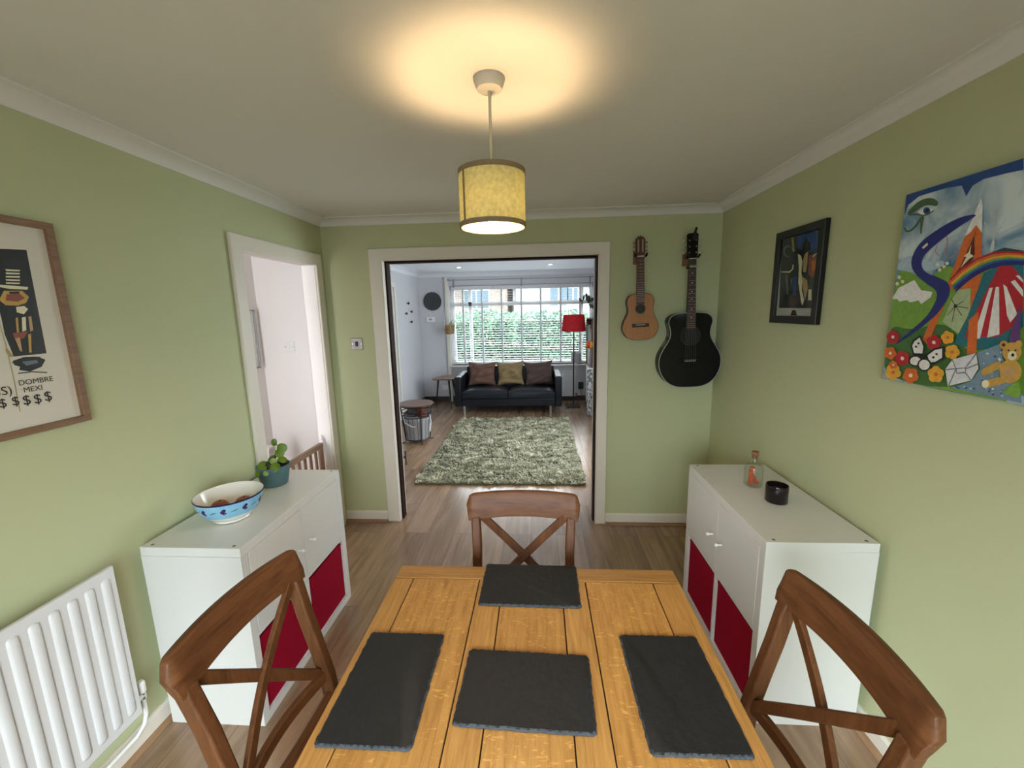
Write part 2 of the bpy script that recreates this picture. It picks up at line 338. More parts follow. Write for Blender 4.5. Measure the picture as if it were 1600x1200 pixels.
skirting('baseboard_inner_left', LXL, 6.14, LXL, LY-0.015, 1, 0, DARKSK, 0.09, 0.015, False)

def architrave(name, axis, u0, u1, z1, w, plane, sgn, t=0.02, mat=TRIMW):
    # three boards round an opening; axis 'x' = opening in a wall of constant y
    b = B()
    poly = [(u0-w[0], 0), (u0, 0), (u0, z1), (u1, z1), (u1, 0), (u1+w[1], 0), (u1+w[1], z1+w[2]), (u0-w[0], z1+w[2])]
    b.prism(poly, plane, plane+sgn*t, (lambda a, z, q: (a, q, z)) if axis == 'x' else (lambda a, z, q: (q, a, z)))
    return struct(b.build(name, mat, bevel=0.006))
architrave('trim_3', 'x', OX0, OX1, OZ, (0.093, 0.073, 0.080), D, -1, 0.016)
architrave('trim_4', 'y', DY0, DY1, DZ, (0.080, 0.072, 0.075), XL, 1, 0.020)
# door frame linings
b = B(); y0, y1 = D+0.004, D+PT+0.004
b.box(OX0-0.004, OX0+0.016, y0+0.03, y1, 0, OZ); b.box(OX1-0.016, OX1+0.004, y0+0.03, y1, 0, OZ); b.box(OX0+0.016, OX1-0.016, y0+0.03, y1, OZ-0.018, OZ+0.002)
struct(b.build('trim_5', DARKWOOD, bevel=0.002), 'dark stained door lining')
b = B(); b.box(OX0-0.006, OX0+0.004, D-0.018, D+0.034, 0, OZ); b.box(OX1-0.004, OX1+0.006, D-0.018, D+0.034, 0, OZ); b.box(OX0, OX1, D-0.018, D+0.034, OZ-0.004, OZ+0.004)
struct(b.build('trim_6', TRIMW, bevel=0.002))
b = B(); x0, x1 = XL-0.09, XL+0.004
b.box(x0, x1, DY0-0.012, DY0+0.004, 0, DZ); b.box(x0, x1, DY1-0.004, DY1+0.012, 0, DZ); b.box(x0, x1, DY0, DY1, DZ-0.004, DZ+0.012)
struct(b.build('trim_7', HALLW, bevel=0.002))
b = B(); b.box(-1.632, -1.572, LY-0.05, LY, 0, LH-0.07); struct(b.build('trim_8', TRIMW, bevel=0.004), 'white boxed pipe beside the window')
architrave('trim_9', 'y', 5.2, 6.06, 1.98, (0.07, 0.07, 0.07), LXL, 1, 0.02)

# glazed leaves of the double doorway, swung into the living room
def leaf(name, hx, hy, ang, mirror):
    root = thing(name, '', 'door'); del root['label']; del root['category']
    root['kind'] = 'structure'; root.location = (hx, hy, 0.008); root.rotation_euler = (0, 0, ang)
    W, Hh, t = 0.735, 1.945, 0.036; s = -1 if mirror else 1
    def bx(b, a0, a1, z0, z1, y0=0, y1=t):
        q = sorted((s*a0, s*a1)); b.box(q[0], q[1], y0, y1, z0, z1)
    b = B(); bx(b, 0, 0.08, 0, Hh); bx(b, W-0.08, W, 0, Hh); bx(b, 0.08, W-0.08, 0, 0.22); bx(b, 0.08, W-0.08, Hh-0.09, Hh)
    b.build('frame', TRIMW, root, bevel=0.003)
    b = B()
    for k in range(1, 5): z = 0.22+(Hh-0.31)*k/5; bx(b, 0.08, W-0.08, z-0.012, z+0.012, 0.004, t-0.004)
    bx(b, W/2-0.012, W/2+0.012, 0.22, Hh-0.09, 0.006, t-0.006); b.build('glazing_bar', TRIMW, root)
    b = B(); bx(b, 0.08, W-0.08, 0.22, Hh-0.09, t/2-0.003, t/2+0.003); b.build('pane', GLASS, root, smooth=0)
    b = B(); b.cyl((s*(W-0.05), -0.03, 0.16), (s*(W-0.05), -0.03, 0.30), 0.006); b.cyl((s*(W-0.05), 0, 0.24), (s*(W-0.05), -0.034, 0.24), 0.010)
    b.build('bolt', BLACKM, root)
    return root
GLASS = glass_pane('window_glass')
leaf('door_1', OX0+0.02, D+PT+0.008, math.radians(110), False)
leaf('door_2', OX1-0.02, D+PT+0.012, math.radians(-112), True)

# street window
def window(name, x0, x1, z0, z1, y, tr, mull, sgn=1):
    f = B(); w = 0.06; t = 0.06
    f.box(x0, x1, y, y+t, z0, z0+w); f.box(x0, x1, y, y+t, z1-w, z1); f.box(x0, x0+w, y, y+t, z0+w, z1-w); f.box(x1-w, x1, y, y+t, z0+w, z1-w)
    if tr: f.box(x0+w, x1-w, y, y+t, tr-0.035, tr+0.035)
    for a, za, zb in mull: f.box(a-0.03, a+0.03, y, y+t, za, zb)
    o = struct(f.build(name, WHITEM, bevel=0.004))
    g = B(); g.box(x0+w*0.8, x1-w*0.8, y+0.026, y+0.032, z0+w*0.8, z1-w*0.8); g.build('pane', GLASS, o, smooth=0)
    return o
w1 = window('window_1', WX0, WX1, WZ0, WZ1, LY+0.12, 1.745, [(-1.22, WZ0+0.06, WZ1-0.06), (-0.42, 1.78, WZ1-0.06), (0.76, WZ0+0.06, WZ1-0.06)])
b = B()
for k in range(1, 7): b.box(-1.50+k*0.035, -1.494+k*0.035, LY+0.150, LY+0.153, 1.78, 2.0)
for k in range(1, 6): b.box(-1.50, -1.25, LY+0.150, LY+0.153, 1.78+k*0.037, 1.786+k*0.037)
for k in range(1, 4): b.box(0.79+k*0.028, 0.794+k*0.028, LY+0.150, LY+0.153, 1.78, 2.0)
for k in range(1, 6): b.box(0.79, 0.89, LY+0.150, LY+0.153, 1.78+k*0.037, 1.786+k*0.037)
b.build('leading', plain('lead_strip', (0.2, 0.22, 0.25), 0.5), w1, smooth=0)
b = B(); b.box(WX0-0.04, LXR-0.12, LY-0.07, LY+0.12, WZ0-0.03, WZ0); q = b.build('window_sill', TRIMW, w1, bevel=0.006)
b = B(); xg = LXR+0.07
for q in ((3.6, 3.66, 0.78, 1.98), (5.04, 5.1, 0.78, 1.98), (3.66, 5.04, 0.78, 0.84), (3.66, 5.04, 1.92, 1.98), (4.32, 4.38, 0.84, 1.92)): b.box(xg-0.03, xg+0.03, *q)
w3 = struct(b.build('window_added', WHITEM, bevel=0.003)); B().box(xg-0.003, xg+0.003, 3.65, 5.05, 0.83, 1.93).build('pane', GLASS, w3, smooth=0)  # unseen side window, invented to let the added fill lamp in
w2 = window('window_2', -1.1, 1.0, 0.06, 2.08, YN-0.08, 0, [(-0.05, 0.12, 2.02)])

# ------------------------------------------------------------------ dining table
TB = dict(x0=-0.479, x1=0.437, y0=0.362, y1=1.282, z=0.75)
t = thing('dining_table', 'golden oak dining table with four slate mats on its framed top', 'table', (TB['x0'], TB['y0'], 0))
W = TB['x1']-TB['x0']; L = TB['y1']-TB['y0']; zt = 0.75; th = 0.030; g = 0.0016
top = B().box(0.004, W-0.004, 0.004, L-0.004, zt-th, zt-0.006).build('tabletop', GROOVE, t, smooth=0); top['label'] = 'dark gaps between the top boards'
def board(nm, x0, x1, y0, y1, m, bv=0.0012): return B().box(x0+g, x1-g, y0+g, y1-g, zt-th, zt).build(nm, m, top, bevel=bv)
xa = [0, 0.064, 0.281, 0.357, 0.544, 0.620, 0.831, W]
ya = [0, 0.070, L-0.070, L]
board('end_rail', 0-g, W+g, ya[0]-g, ya[1], OAKX, 0.004); board('end_rail', 0-g, W+g, ya[2], ya[3]+g, OAKX, 0.004)
board('side_rail', xa[0]-g, xa[1], ya[1], ya[2], OAKB, 0.003); board('side_rail', xa[6], xa[7]+g, ya[1], ya[2], OAKB, 0.003)
board('panel', xa[1], xa[2], ya[1], ya[2], OAK); board('panel', xa[3], xa[4], ya[1], ya[2], OAK); board('panel', xa[5], xa[6], ya[1], ya[2], OAK)
board('stile', xa[2], xa[3], ya[1], ya[2], OAKB); board('stile', xa[4], xa[5], ya[1], ya[2], OAKB)
for lx in (0.02, W-0.10):
    for ly in (0.02, L-0.10): B().box(lx, lx+0.08, ly, ly+0.08, 0, zt-th).build('leg', OAKB, t, bevel=0.004)
for q in ((0.10, W-0.10, 0.035, 0.057), (0.10, W-0.10, L-0.057, L-0.035)): B().box(*q, zt-th-0.09, zt-th).build('apron', OAKX, t, bevel=0.002)
for q in ((0.035, 0.057, 0.10, L-0.10), (W-0.057, W-0.035, 0.10, L-0.10)): B().box(*q, zt-th-0.09, zt-th).build('apron', OAKB, t, bevel=0.002)

# slate mats
def mat_slate(label, cx, cy, sx_, sy_, rz, seed):
    rnd = random.Random(seed); n = 60; pts = []
    def edge(p, q, k):
        for i in range(k):
            f = i/k; x = p[0]+(q[0]-p[0])*f; y = p[1]+(q[1]-p[1])*f
            pts.append((x, y))
    hx, hy, c = sx_/2, sy_/2, 0.006
    edge((-hx+c, -hy), (hx-c, -hy), 40); edge((hx-c, -hy), (hx, -hy+c), 2); edge((hx, -hy+c), (hx, hy-c), 28); edge((hx, hy-c), (hx-c, hy), 2)
    edge((hx-c, hy), (-hx+c, hy), 40); edge((-hx+c, hy), (-hx, hy-c), 2); edge((-hx, hy-c), (-hx, -hy+c), 28); edge((-hx, -hy+c), (-hx+c, -hy), 2)
    jit = [rnd.uniform(-0.0012, 0.0006) for _ in pts]; rings = []
    for z, ins, a in ((0.0005, 0.0005, 1), (0.003, -0.0005, 1.6), (0.0055, 0.0012, 1.6), (0.0072, 0.0040, 1.2)):
        rings.append([(x*(1-(ins+jit[i]*a*rnd.uniform(0.4, 1.3))/hx), y*(1-(ins+jit[i]*a*rnd.uniform(0.4, 1.3))/hy), z) for i, (x, y) in enumerate(pts)])
    b = B(); b.loft(rings)
    for i in range(len(b.f)-2): b.m[i] = 1 if i < 2*len(pts) or i % 3 else 0
    o = b.build('place_mat', [SLATE, SLATEE], smooth=25); tag(o, label, 'place mat', 'slate mats on the dining table')
    o.location = (cx, cy, zt); o.rotation_euler = (0, 0, rz); return o
mat_slate('black slate mat at the far end of the table by the far chair', -0.034, 1.187, 0.302, 0.200, -0.006, 1)
mat_slate('black slate mat lying crosswise in the middle of the table, nearest the viewer', -0.036, 0.820, 0.300, 0.200, -0.03, 2)
mat_slate('black slate mat lying lengthwise along the left side of the table', -0.360, 0.820, 0.200, 0.300, 0.0, 3)
mat_slate('black slate mat lying lengthwise along the right side of the table', 0.306, 0.836, 0.198, 0.303, 0.012, 4)

# ------------------------------------------------------------------ dining chairs (front of the chair = local +y)
def post_y(z):
    return -0.165 - 0.045*(1-z/0.45)**1.5 if z < 0.45 else -0.165 - 0.10*((z-0.45)/0.40)**1.1
def dining_chair(label, x, y, rz):
    t = thing('dining_chair', label, 'chair', (x, y, 0), rz, 'cross-back dining chairs round the oak table')
    # seat: slightly dished board
    b = B(); n = 12; rings = []
    for i in range(n+1):
        f = i/n; yy = -0.175+0.365*f; hw = 0.195+0.013*f; c = 0.02*(1 if f in (0, 1) else 0)
        rings.append([(-hw+c, yy, 0.437), (hw-c, yy, 0.437), (hw-c, yy, 0.456), (hw*0.5, yy, 0.452), (0, yy, 0.449), (-hw*0.5, yy, 0.452), (-hw+c, yy, 0.456)])
    b.loft(rings); b.build('seat', CHAIRW, t, bevel=0.006)
    for s in (-1, 1):
        b = B(); zs = [0, 0.15, 0.30, 0.42, 0.50, 0.60, 0.70, 0.80, 0.822]; rings = []
        for z in zs:
            w, d = (0.034, 0.040) if z > 0.3 else (0.030, 0.030+z*0.03)
            yy = post_y(z); xx = s*(0.178 + (0.006 if z > 0.7 else 0))
            rings.append([(xx-w/2, yy-d/2, z), (xx+w/2, yy-d/2, z), (xx+w/2, yy+d/2, z), (xx-w/2, yy+d/2, z)])
        b.loft(rings); b.build('back_post', CHAIRZ, t, bevel=0.006, seg=3)
        B().bar((s*0.176, 0.160, 0), (s*0.180, 0.155, 0.437), 0.028, 0.028, (0, 1, 0), w1=0.038, t1=0.038).build('leg', CHAIRZ, t, bevel=0.004)
        B().bar((s*0.178, -0.19, 0.20), (s*0.178, 0.16, 0.20), 0.020, 0.028).build('stretcher', CHAIRW, t, bevel=0.003)
        B().bar((s*0.178, -0.165, 0.410), (s*0.180, 0.150, 0.410), 0.020, 0.054).build('apron', CHAIRW, t, bevel=0.002)
    B().bar((-0.178, 0.0, 0.20), (0.178, 0.0, 0.20), 0.020, 0.028).build('stretcher', CHAIRW, t, bevel=0.003)
    B().bar((-0.17, 0.155, 0.410), (0.17, 0.155, 0.410), 0.020, 0.054).build('apron', CHAIRW, t, bevel=0.002)
    # curved top rail: rises in the middle, ends rounded and coming forward
    b = B(); rings = []; n = 40
    for i in range(n+1):
        u = -1+2*i/n; x_ = 0.221*u; au = abs(u)
        yb = post_y(0.86)+0.006 - 0.030*(1-u*u)
        ztp = 0.911-0.006*u*u; zb = 0.808+0.006*(1-u*u)
        e = max(0, (au-0.90)/0.10)
        ztp -= 0.040*(1-math.sqrt(max(0, 1-e*e)))
        x_ = math.copysign(min(abs(x_), 0.221), x_)
        th_ = 0.026 - 0.008*e
        lean = 0.020
        rings.append([(x_*0.955, yb+lean+th_/2-0.002, zb), (x_*0.975, yb+lean*0.4+th_/2+0.004, zb+(ztp-zb)*0.45), (x_, yb+th_/2-0.004, ztp-0.004), (x_, yb, ztp), (x_, yb-th_/2-0.002, ztp-0.005), (x_*0.975, yb+lean*0.3-th_/2, zb+(ztp-zb)*0.45), (x_*0.955, yb+lean-th_/2-0.002, zb)])
    b.loft(rings); b.build('top_rail', CHAIRW, t, smooth=50, bevel=0.003)
    def swept(nm, p0, p1, w, th_, bow, off):
        b = B(); rings = []; n = 16; dx = p1[0]-p0[0]; dz = p1[1]-p0[1]; Ln = math.hypot(dx, dz); ux, uz = -dz/Ln, dx/Ln
        for i in range(n+1):
            f = i/n; x_ = p0[0]+dx*f; z = p0[1]+dz*f; yy = post_y(z) - bow*math.sin(PI*f) + off
            rings.append([(x_-ux*w/2, yy-th_/2, z-uz*w/2), (x_+ux*w/2, yy-th_/2, z+uz*w/2), (x_+ux*w/2, yy+th_/2, z+uz*w/2), (x_-ux*w/2, yy+th_/2, z-uz*w/2)])
        b.loft(rings); b.build(nm, CHAIRZ if nm == 'cross_brace' else CHAIRW, t, bevel=0.003)
    swept('cross_brace', (-0.165, 0.820), (0.168, 0.508), 0.030, 0.015, 0.018, 0.004)
    swept('cross_brace', (0.165, 0.820), (-0.168, 0.508), 0.030, 0.015, 0.018, -0.004)
    swept('lower_rail', (-0.172, 0.505), (0.172, 0.505), 0.036, 0.018, 0.026, 0.0)
    return t
dining_chair('brown wooden cross-back chair at the left side of the table by the radiator', -0.506, 0.897, -PI/2-0.065)
dining_chair('brown wooden cross-back chair at the far end of the table facing the viewer', -0.067, 1.250, PI)
dining_chair('brown wooden cross-back chair at the right side of the table by the right cabinet', 0.415, 0.855, PI/2+0.03)

# ------------------------------------------------------------------ cube cabinets (front = local -y)
def cabinet(label, cx, cy, rz, boxlabels):
    t = thing('storage_cabinet', label, 'cabinet', (cx, cy, 0), rz, 'low white cube cabinets along the side walls')
    Wd, Hd, Dp, o, i = 0.77, 0.77, 0.39, 0.036, 0.016
    y0, y1 = -Dp/2, Dp/2
    b = B(); b.box(-Wd/2, Wd/2, y0, y1, Hd-o, Hd); b.box(-Wd/2, Wd/2, y0, y1, 0, o); b.box(-Wd/2, -Wd/2+o, y0, y1, o, Hd-o); b.box(Wd/2-o, Wd/2, y0, y1, o, Hd-o)
    c = (Hd)/2
    b.box(-Wd/2+o, Wd/2-o, y0+0.001, y1, c-i/2, c+i/2); b.box(-i/2, i/2, y0+0.001, y1, o, c-i/2); b.box(-i/2, i/2, y0+0.02, y1, c+i/2, Hd-o)
    b.box(-Wd/2+o, Wd/2-o, y1-0.008, y1-0.004, o, Hd-o)
    b.build('carcass', WHITE, t, bevel=0.0015)
    for s in (-1, 1):
        x0, x1 = sorted((s*0.0015, s*(Wd/2-o-0.0025)))
        d = B().box(x0, x1, y0-0.001, y0+0.016, c+i/2+0.003, Hd-o-0.003).build('door', WHITE, t, bevel=0.0015)
        k = B(); kx = s*0.048; kz = 0.555
        k.cyl((kx, y0-0.001, kz), (kx, y0-0.022, kz), 0.004, 0.004, 12); k.sph((kx, y0-0.024, kz), 0.008, 12, 8); k.build('knob', WHITEM, d)
    for px in (-Wd/2+0.018, Wd/2-0.018):
        for py in (y0+0.035, y1-0.035): B().cyl((px, py, Hd-0.002), (px, py, Hd+0.0006), 0.006, n=14).build('screw_cap', plain_screw, t)
    rt_ = Matrix.Rotation(rz, 4, 'Z')
    for s, lab in boxlabels:
        w2_ = Wd/2-o-i/2
        p = rt_ @ Vector((s*(i/2+w2_/2), y0+0.012+0.17, o+0.001)); ht = 0.318
        q = thing('storage_box', lab, 'storage box', (cx+p.x, cy+p.y, p.z), rz, 'crimson fabric boxes in the cube cabinets')
        hw = w2_/2-0.004; b = B(); dd = 0.17
        b.box(-hw, hw, -dd, -dd+0.004, 0, ht); b.box(-hw, hw, dd-0.004, dd, 0, ht); b.box(-hw, -hw+0.004, -dd+0.004, dd-0.004, 0, ht); b.box(hw-0.004, hw, -dd+0.004, dd-0.004, 0, ht); b.box(-hw+0.004, hw-0.004, -dd+0.004, dd-0.004, 0, 0.004)
        b.build('fabric_body', RED, q, bevel=0.002)
        h = B()
        h.box(-hw-0.0005, hw+0.0005, -dd-0.0008, -dd+0.0008, ht-0.014, ht+0.0008)
        h.build('top_hem', RED, q)
    return t
plain_screw = plain('grey_cam_cap', (0.12, 0.115, 0.105), 0.6)
cabinet('white cube cabinet along the left wall carrying the bowl and the potted plant', -1.098-0.195, 1.328+0.385, PI/2, [(-1, 'crimson fabric box in the left cabinet, the one behind the left chair'), (1, 'crimson fabric box in the left cabinet, the one nearer the double doorway')])
cabinet('white cube cabinet along the right wall carrying the corked bottle and dark candle', 0.809+0.195, 1.427+0.385, -PI/2, [(1, 'crimson fabric box in the right cabinet, the one nearer the right chair'), (-1, 'crimson fabric box in the right cabinet, the one nearer the double doorway')])
ART=[
('green',[(0.33,0.0),(0.9,0.0),(0.9,0.24),(0.75,0.29),(0.55,0.27),(0.33,0.3)]),
('darkgreen',[(0.5,0.0),(0.9,0.0),(0.9,0.08),(0.7,0.12),(0.5,0.05)]),
('deepblue',[(0.4,0.599),(0.9,0.599),(0.9,0.56),(0.8,0.53),(0.7,0.57),(0.6,0.54),(0.5,0.57),(0.4,0.55)]),
('red',[(0.367,0.373),(0.424,0.367),(0.481,0.351),(0.538,0.323),(0.595,0.284),(0.652,0.233),(0.709,0.172),(0.705,0.169),(0.649,0.23),(0.592,0.28),(0.536,0.318),(0.479,0.346),(0.423,0.362),(0.367,0.368)]),
('orange',[(0.37,0.368),(0.427,0.362),(0.484,0.346),(0.541,0.318),(0.598,0.279),(0.655,0.228),(0.712,0.167),(0.708,0.164),(0.652,0.225),(0.595,0.275),(0.539,0.313),(0.482,0.341),(0.426,0.357),(0.37,0.363)]),
('yellow',[(0.372,0.363),(0.429,0.357),(0.486,0.341),(0.543,0.313),(0.6,0.274),(0.657,0.223),(0.714,0.162),(0.71,0.159),(0.654,0.22),(0.597,0.27),(0.541,0.308),(0.484,0.336),(0.428,0.352),(0.372,0.358)]),
('green',[(0.375,0.358),(0.432,0.352),(0.489,0.336),(0.546,0.308),(0.603,0.269),(0.66,0.218),(0.717,0.157),(0.713,0.154),(0.657,0.215),(0.6,0.265),(0.544,0.303),(0.487,0.331),(0.431,0.347),(0.375,0.353)]),
('blue',[(0.378,0.354),(0.435,0.348),(0.492,0.332),(0.549,0.304),(0.606,0.265),(0.663,0.214),(0.72,0.153),(0.716,0.15),(0.66,0.211),(0.603,0.261),(0.547,0.299),(0.49,0.327),(0.434,0.343),(0.378,0.349)]),
('navy',[(0.38,0.349),(0.437,0.343),(0.494,0.327),(0.551,0.299),(0.608,0.26),(0.665,0.209),(0.722,0.148),(0.718,0.145),(0.662,0.206),(0.605,0.256),(0.549,0.294),(0.492,0.322),(0.436,0.338),(0.38,0.344)]),
('navy',[(0.383,0.344),(0.44,0.338),(0.497,0.322),(0.554,0.294),(0.611,0.255),(0.668,0.204),(0.725,0.143),(0.721,0.14),(0.665,0.201),(0.608,0.251),(0.552,0.289),(0.495,0.317),(0.439,0.333),(0.383,0.339)]),
('deepblue',[(0.002,0.599),(0.331,0.599),(0.336,0.571),(0.293,0.575),(0.241,0.577),(0.215,0.568),(0.202,0.544),(0.184,0.577),(0.14,0.583),(0.086,0.583),(0.05,0.583),(0.015,0.566),(0.004,0.536)]),
('cloud',[(0.005,0.382),(0.041,0.411),(0.121,0.376),(0.174,0.376),(0.158,0.353),(0.074,0.348),(0.004,0.365)]),
('darkhill',[(0.278,0.353),(0.297,0.383),(0.324,0.39),(0.369,0.376),(0.381,0.302),(0.286,0.308)]),
('green',[(0.002,0.355),(0.033,0.362),(0.091,0.337),(0.135,0.331),(0.176,0.367),(0.224,0.335),(0.291,0.341),(0.375,0.343),(0.431,0.003),(0.326,0.002),(0.007,0.003)]),
('darkgreen',[(0.012,0.186),(0.088,0.168),(0.184,0.198),(0.24,0.169),(0.272,0.118),(0.317,0.122),(0.279,0.004),(0.007,0.003),(0.002,0.113)]),
('pale',[(0.223,0.289),(0.255,0.293),(0.265,0.229),(0.25,0.164),(0.191,0.198),(0.206,0.259)]),
('black',[(0.222,0.245),(0.206,0.266),(0.204,0.265),(0.221,0.244)]),
('black',[(0.222,0.243),(0.244,0.258),(0.242,0.259),(0.221,0.245)]),
('black',[(0.221,0.244),(0.243,0.217),(0.245,0.218),(0.222,0.245)]),
('black',[(0.22,0.245),(0.2,0.217),(0.201,0.216),(0.222,0.244)]),
('black',[(0.22,0.244),(0.218,0.199),(0.22,0.199),(0.222,0.244)]),
('black',[(0.221,0.243),(0.258,0.237),(0.258,0.239),(0.221,0.245)]),
('black',[(0.227,0.244),(0.226,0.24),(0.222,0.239),(0.218,0.24),(0.216,0.244),(0.217,0.248),(0.22,0.25),(0.225,0.248)]),
('brow',[(0.015,0.545),(0.049,0.569),(0.088,0.571),(0.119,0.553),(0.12,0.535),(0.081,0.552),(0.053,0.543),(0.021,0.531)]),
('white',[(0.05,0.537),(0.082,0.544),(0.11,0.531),(0.1,0.523),(0.076,0.519)]),
('deepblue',[(0.097,0.529),(0.097,0.524),(0.093,0.521),(0.087,0.521),(0.08,0.524),(0.075,0.529),(0.072,0.535),(0.073,0.54),(0.077,0.543),(0.083,0.543),(0.09,0.54),(0.095,0.535)]),
('black',[(0.092,0.531),(0.091,0.528),(0.087,0.527),(0.083,0.53),(0.08,0.534),(0.081,0.537),(0.085,0.538),(0.09,0.535)]),
('brow',[(0.021,0.532),(0.052,0.527),(0.084,0.516),(0.112,0.526),(0.109,0.53),(0.082,0.52),(0.052,0.531),(0.02,0.536)]),
('brow',[(0.067,0.521),(0.054,0.498),(0.035,0.485),(0.021,0.486),(0.016,0.498),(0.009,0.498),(0.018,0.481),(0.039,0.479),(0.06,0.494),(0.073,0.517)]),
('brow',[(0.064,0.523),(0.081,0.521),(0.077,0.489),(0.079,0.463),(0.073,0.468)]),
('tree',[(0.289,0.384),(0.292,0.416),(0.298,0.415),(0.301,0.383)]),
('tree',[(0.296,0.415),(0.28,0.446),(0.264,0.465),(0.261,0.464),(0.278,0.445),(0.293,0.414)]),
('tree',[(0.296,0.414),(0.295,0.453),(0.286,0.492),(0.283,0.492),(0.292,0.454),(0.293,0.415)]),
('tree',[(0.296,0.42),(0.311,0.444),(0.318,0.463),(0.315,0.465),(0.309,0.446),(0.293,0.422)]),
('tree',[(0.29,0.429),(0.274,0.434),(0.264,0.444),(0.263,0.442),(0.273,0.431),(0.29,0.426)]),
('tree',[(0.295,0.452),(0.302,0.472),(0.303,0.492),(0.3,0.494),(0.299,0.474),(0.292,0.454)]),
('tree',[(0.29,0.471),(0.276,0.489),(0.273,0.488),(0.287,0.469)]),
('pink',[(0.143,0.447),(0.161,0.448),(0.167,0.425),(0.16,0.402),(0.176,0.38),(0.194,0.381),(0.202,0.407),(0.198,0.409),(0.19,0.384),(0.177,0.383),(0.165,0.401),(0.172,0.424),(0.163,0.45),(0.142,0.452)]),
('pink',[(0.135,0.424),(0.131,0.405),(0.148,0.39),(0.15,0.392),(0.135,0.405),(0.139,0.422)]),
('white',[(0.245,0.529),(0.217,0.435),(0.23,0.44),(0.244,0.46),(0.263,0.436),(0.252,0.51)]),
('orange',[(0.217,0.435),(0.23,0.442),(0.243,0.46),(0.244,0.432),(0.22,0.359),(0.168,0.172),(0.154,0.131),(0.135,0.143),(0.168,0.254),(0.191,0.314)]),
('orange',[(0.243,0.46),(0.263,0.436),(0.275,0.353),(0.29,0.218),(0.301,0.117),(0.277,0.111),(0.267,0.206),(0.257,0.333),(0.246,0.424)]),
('maroon',[(0.243,0.434),(0.218,0.353),(0.191,0.311),(0.244,0.357),(0.253,0.384)]),
('cream',[(0.239,0.411),(0.24,0.386),(0.251,0.378),(0.24,0.372),(0.219,0.349),(0.231,0.378),(0.223,0.381),(0.235,0.39)]),
('teal',[(0.285,0.33),(0.312,0.344),(0.375,0.343),(0.4,0.193),(0.373,0.152),(0.341,0.135),(0.305,0.126),(0.234,0.139),(0.262,0.218)]),
('red',[(0.321,0.347),(0.352,0.341),(0.381,0.307),(0.393,0.235),(0.381,0.195),(0.347,0.164),(0.263,0.158),(0.271,0.194),(0.3,0.285)]),
('white',[(0.314,0.291),(0.306,0.29),(0.292,0.201),(0.295,0.156),(0.304,0.157)]),
('white',[(0.329,0.292),(0.321,0.292),(0.322,0.161),(0.35,0.171)]),
('white',[(0.338,0.298),(0.347,0.291),(0.382,0.223),(0.37,0.202),(0.36,0.219)]),
('white',[(0.354,0.303),(0.363,0.307),(0.385,0.281),(0.388,0.264)]),
('white',[(0.363,0.317),(0.37,0.318),(0.381,0.306),(0.382,0.299)]),
('orange',[(0.267,0.206),(0.289,0.229),(0.301,0.117),(0.277,0.111)]),
('orange',[(0.209,0.289),(0.262,0.324),(0.265,0.293),(0.223,0.29)]),
('red',[(0.197,0.316),(0.226,0.343),(0.262,0.366),(0.298,0.375),(0.332,0.376),(0.371,0.368),(0.371,0.373),(0.331,0.381),(0.295,0.381),(0.259,0.371),(0.221,0.348),(0.192,0.321)]),
('orange',[(0.2,0.311),(0.229,0.338),(0.265,0.36),(0.301,0.37),(0.335,0.371),(0.374,0.363),(0.373,0.368),(0.334,0.376),(0.298,0.376),(0.262,0.366),(0.225,0.343),(0.195,0.316)]),
('yellow',[(0.204,0.305),(0.233,0.332),(0.268,0.355),(0.304,0.365),(0.338,0.366),(0.376,0.358),(0.376,0.363),(0.337,0.371),(0.301,0.37),(0.265,0.36),(0.228,0.337),(0.199,0.31)]),
('green',[(0.207,0.3),(0.236,0.327),(0.271,0.35),(0.306,0.36),(0.341,0.361),(0.379,0.353),(0.378,0.358),(0.34,0.366),(0.304,0.365),(0.268,0.355),(0.231,0.332),(0.202,0.304)]),
('blue',[(0.211,0.294),(0.239,0.322),(0.275,0.344),(0.309,0.355),(0.343,0.356),(0.382,0.349),(0.381,0.354),(0.342,0.361),(0.307,0.36),(0.271,0.349),(0.235,0.326),(0.206,0.299)]),
('navy',[(0.214,0.289),(0.242,0.316),(0.278,0.339),(0.312,0.349),(0.346,0.351),(0.384,0.344),(0.384,0.349),(0.345,0.356),(0.31,0.355),(0.274,0.344),(0.238,0.321),(0.209,0.293)]),
('navy',[(0.218,0.283),(0.246,0.311),(0.281,0.334),(0.315,0.344),(0.349,0.346),(0.387,0.339),(0.386,0.344),(0.348,0.351),(0.313,0.35),(0.277,0.339),(0.241,0.316),(0.213,0.288)]),
('navy',[(0.246,0.488),(0.21,0.492),(0.169,0.484),(0.12,0.464),(0.078,0.44),(0.057,0.404),(0.058,0.37),(0.083,0.34),(0.124,0.311),(0.161,0.29),(0.163,0.26),(0.14,0.213),(0.089,0.167),(0.031,0.114),(0.07,0.138),(0.137,0.189),(0.179,0.228),(0.204,0.281),(0.192,0.312),(0.156,0.329),(0.115,0.344),(0.095,0.366),(0.094,0.392),(0.114,0.414),(0.151,0.438),(0.191,0.462),(0.224,0.477)]),
('cream',[(0.088,0.424),(0.104,0.436),(0.108,0.429),(0.094,0.419)]),
('white',[(0.002,0.27),(0.022,0.305),(0.078,0.327),(0.107,0.294),(0.146,0.287),(0.143,0.272),(0.114,0.251),(0.103,0.263),(0.074,0.257),(0.061,0.265),(0.033,0.261),(0.024,0.269)]),
('cream',[(0.028,0.339),(0.026,0.334),(0.02,0.333),(0.014,0.337),(0.013,0.343),(0.018,0.346),(0.024,0.344)]),
('cream',[(0.042,0.324),(0.04,0.32),(0.034,0.319),(0.029,0.323),(0.028,0.328),(0.032,0.331),(0.039,0.329)]),
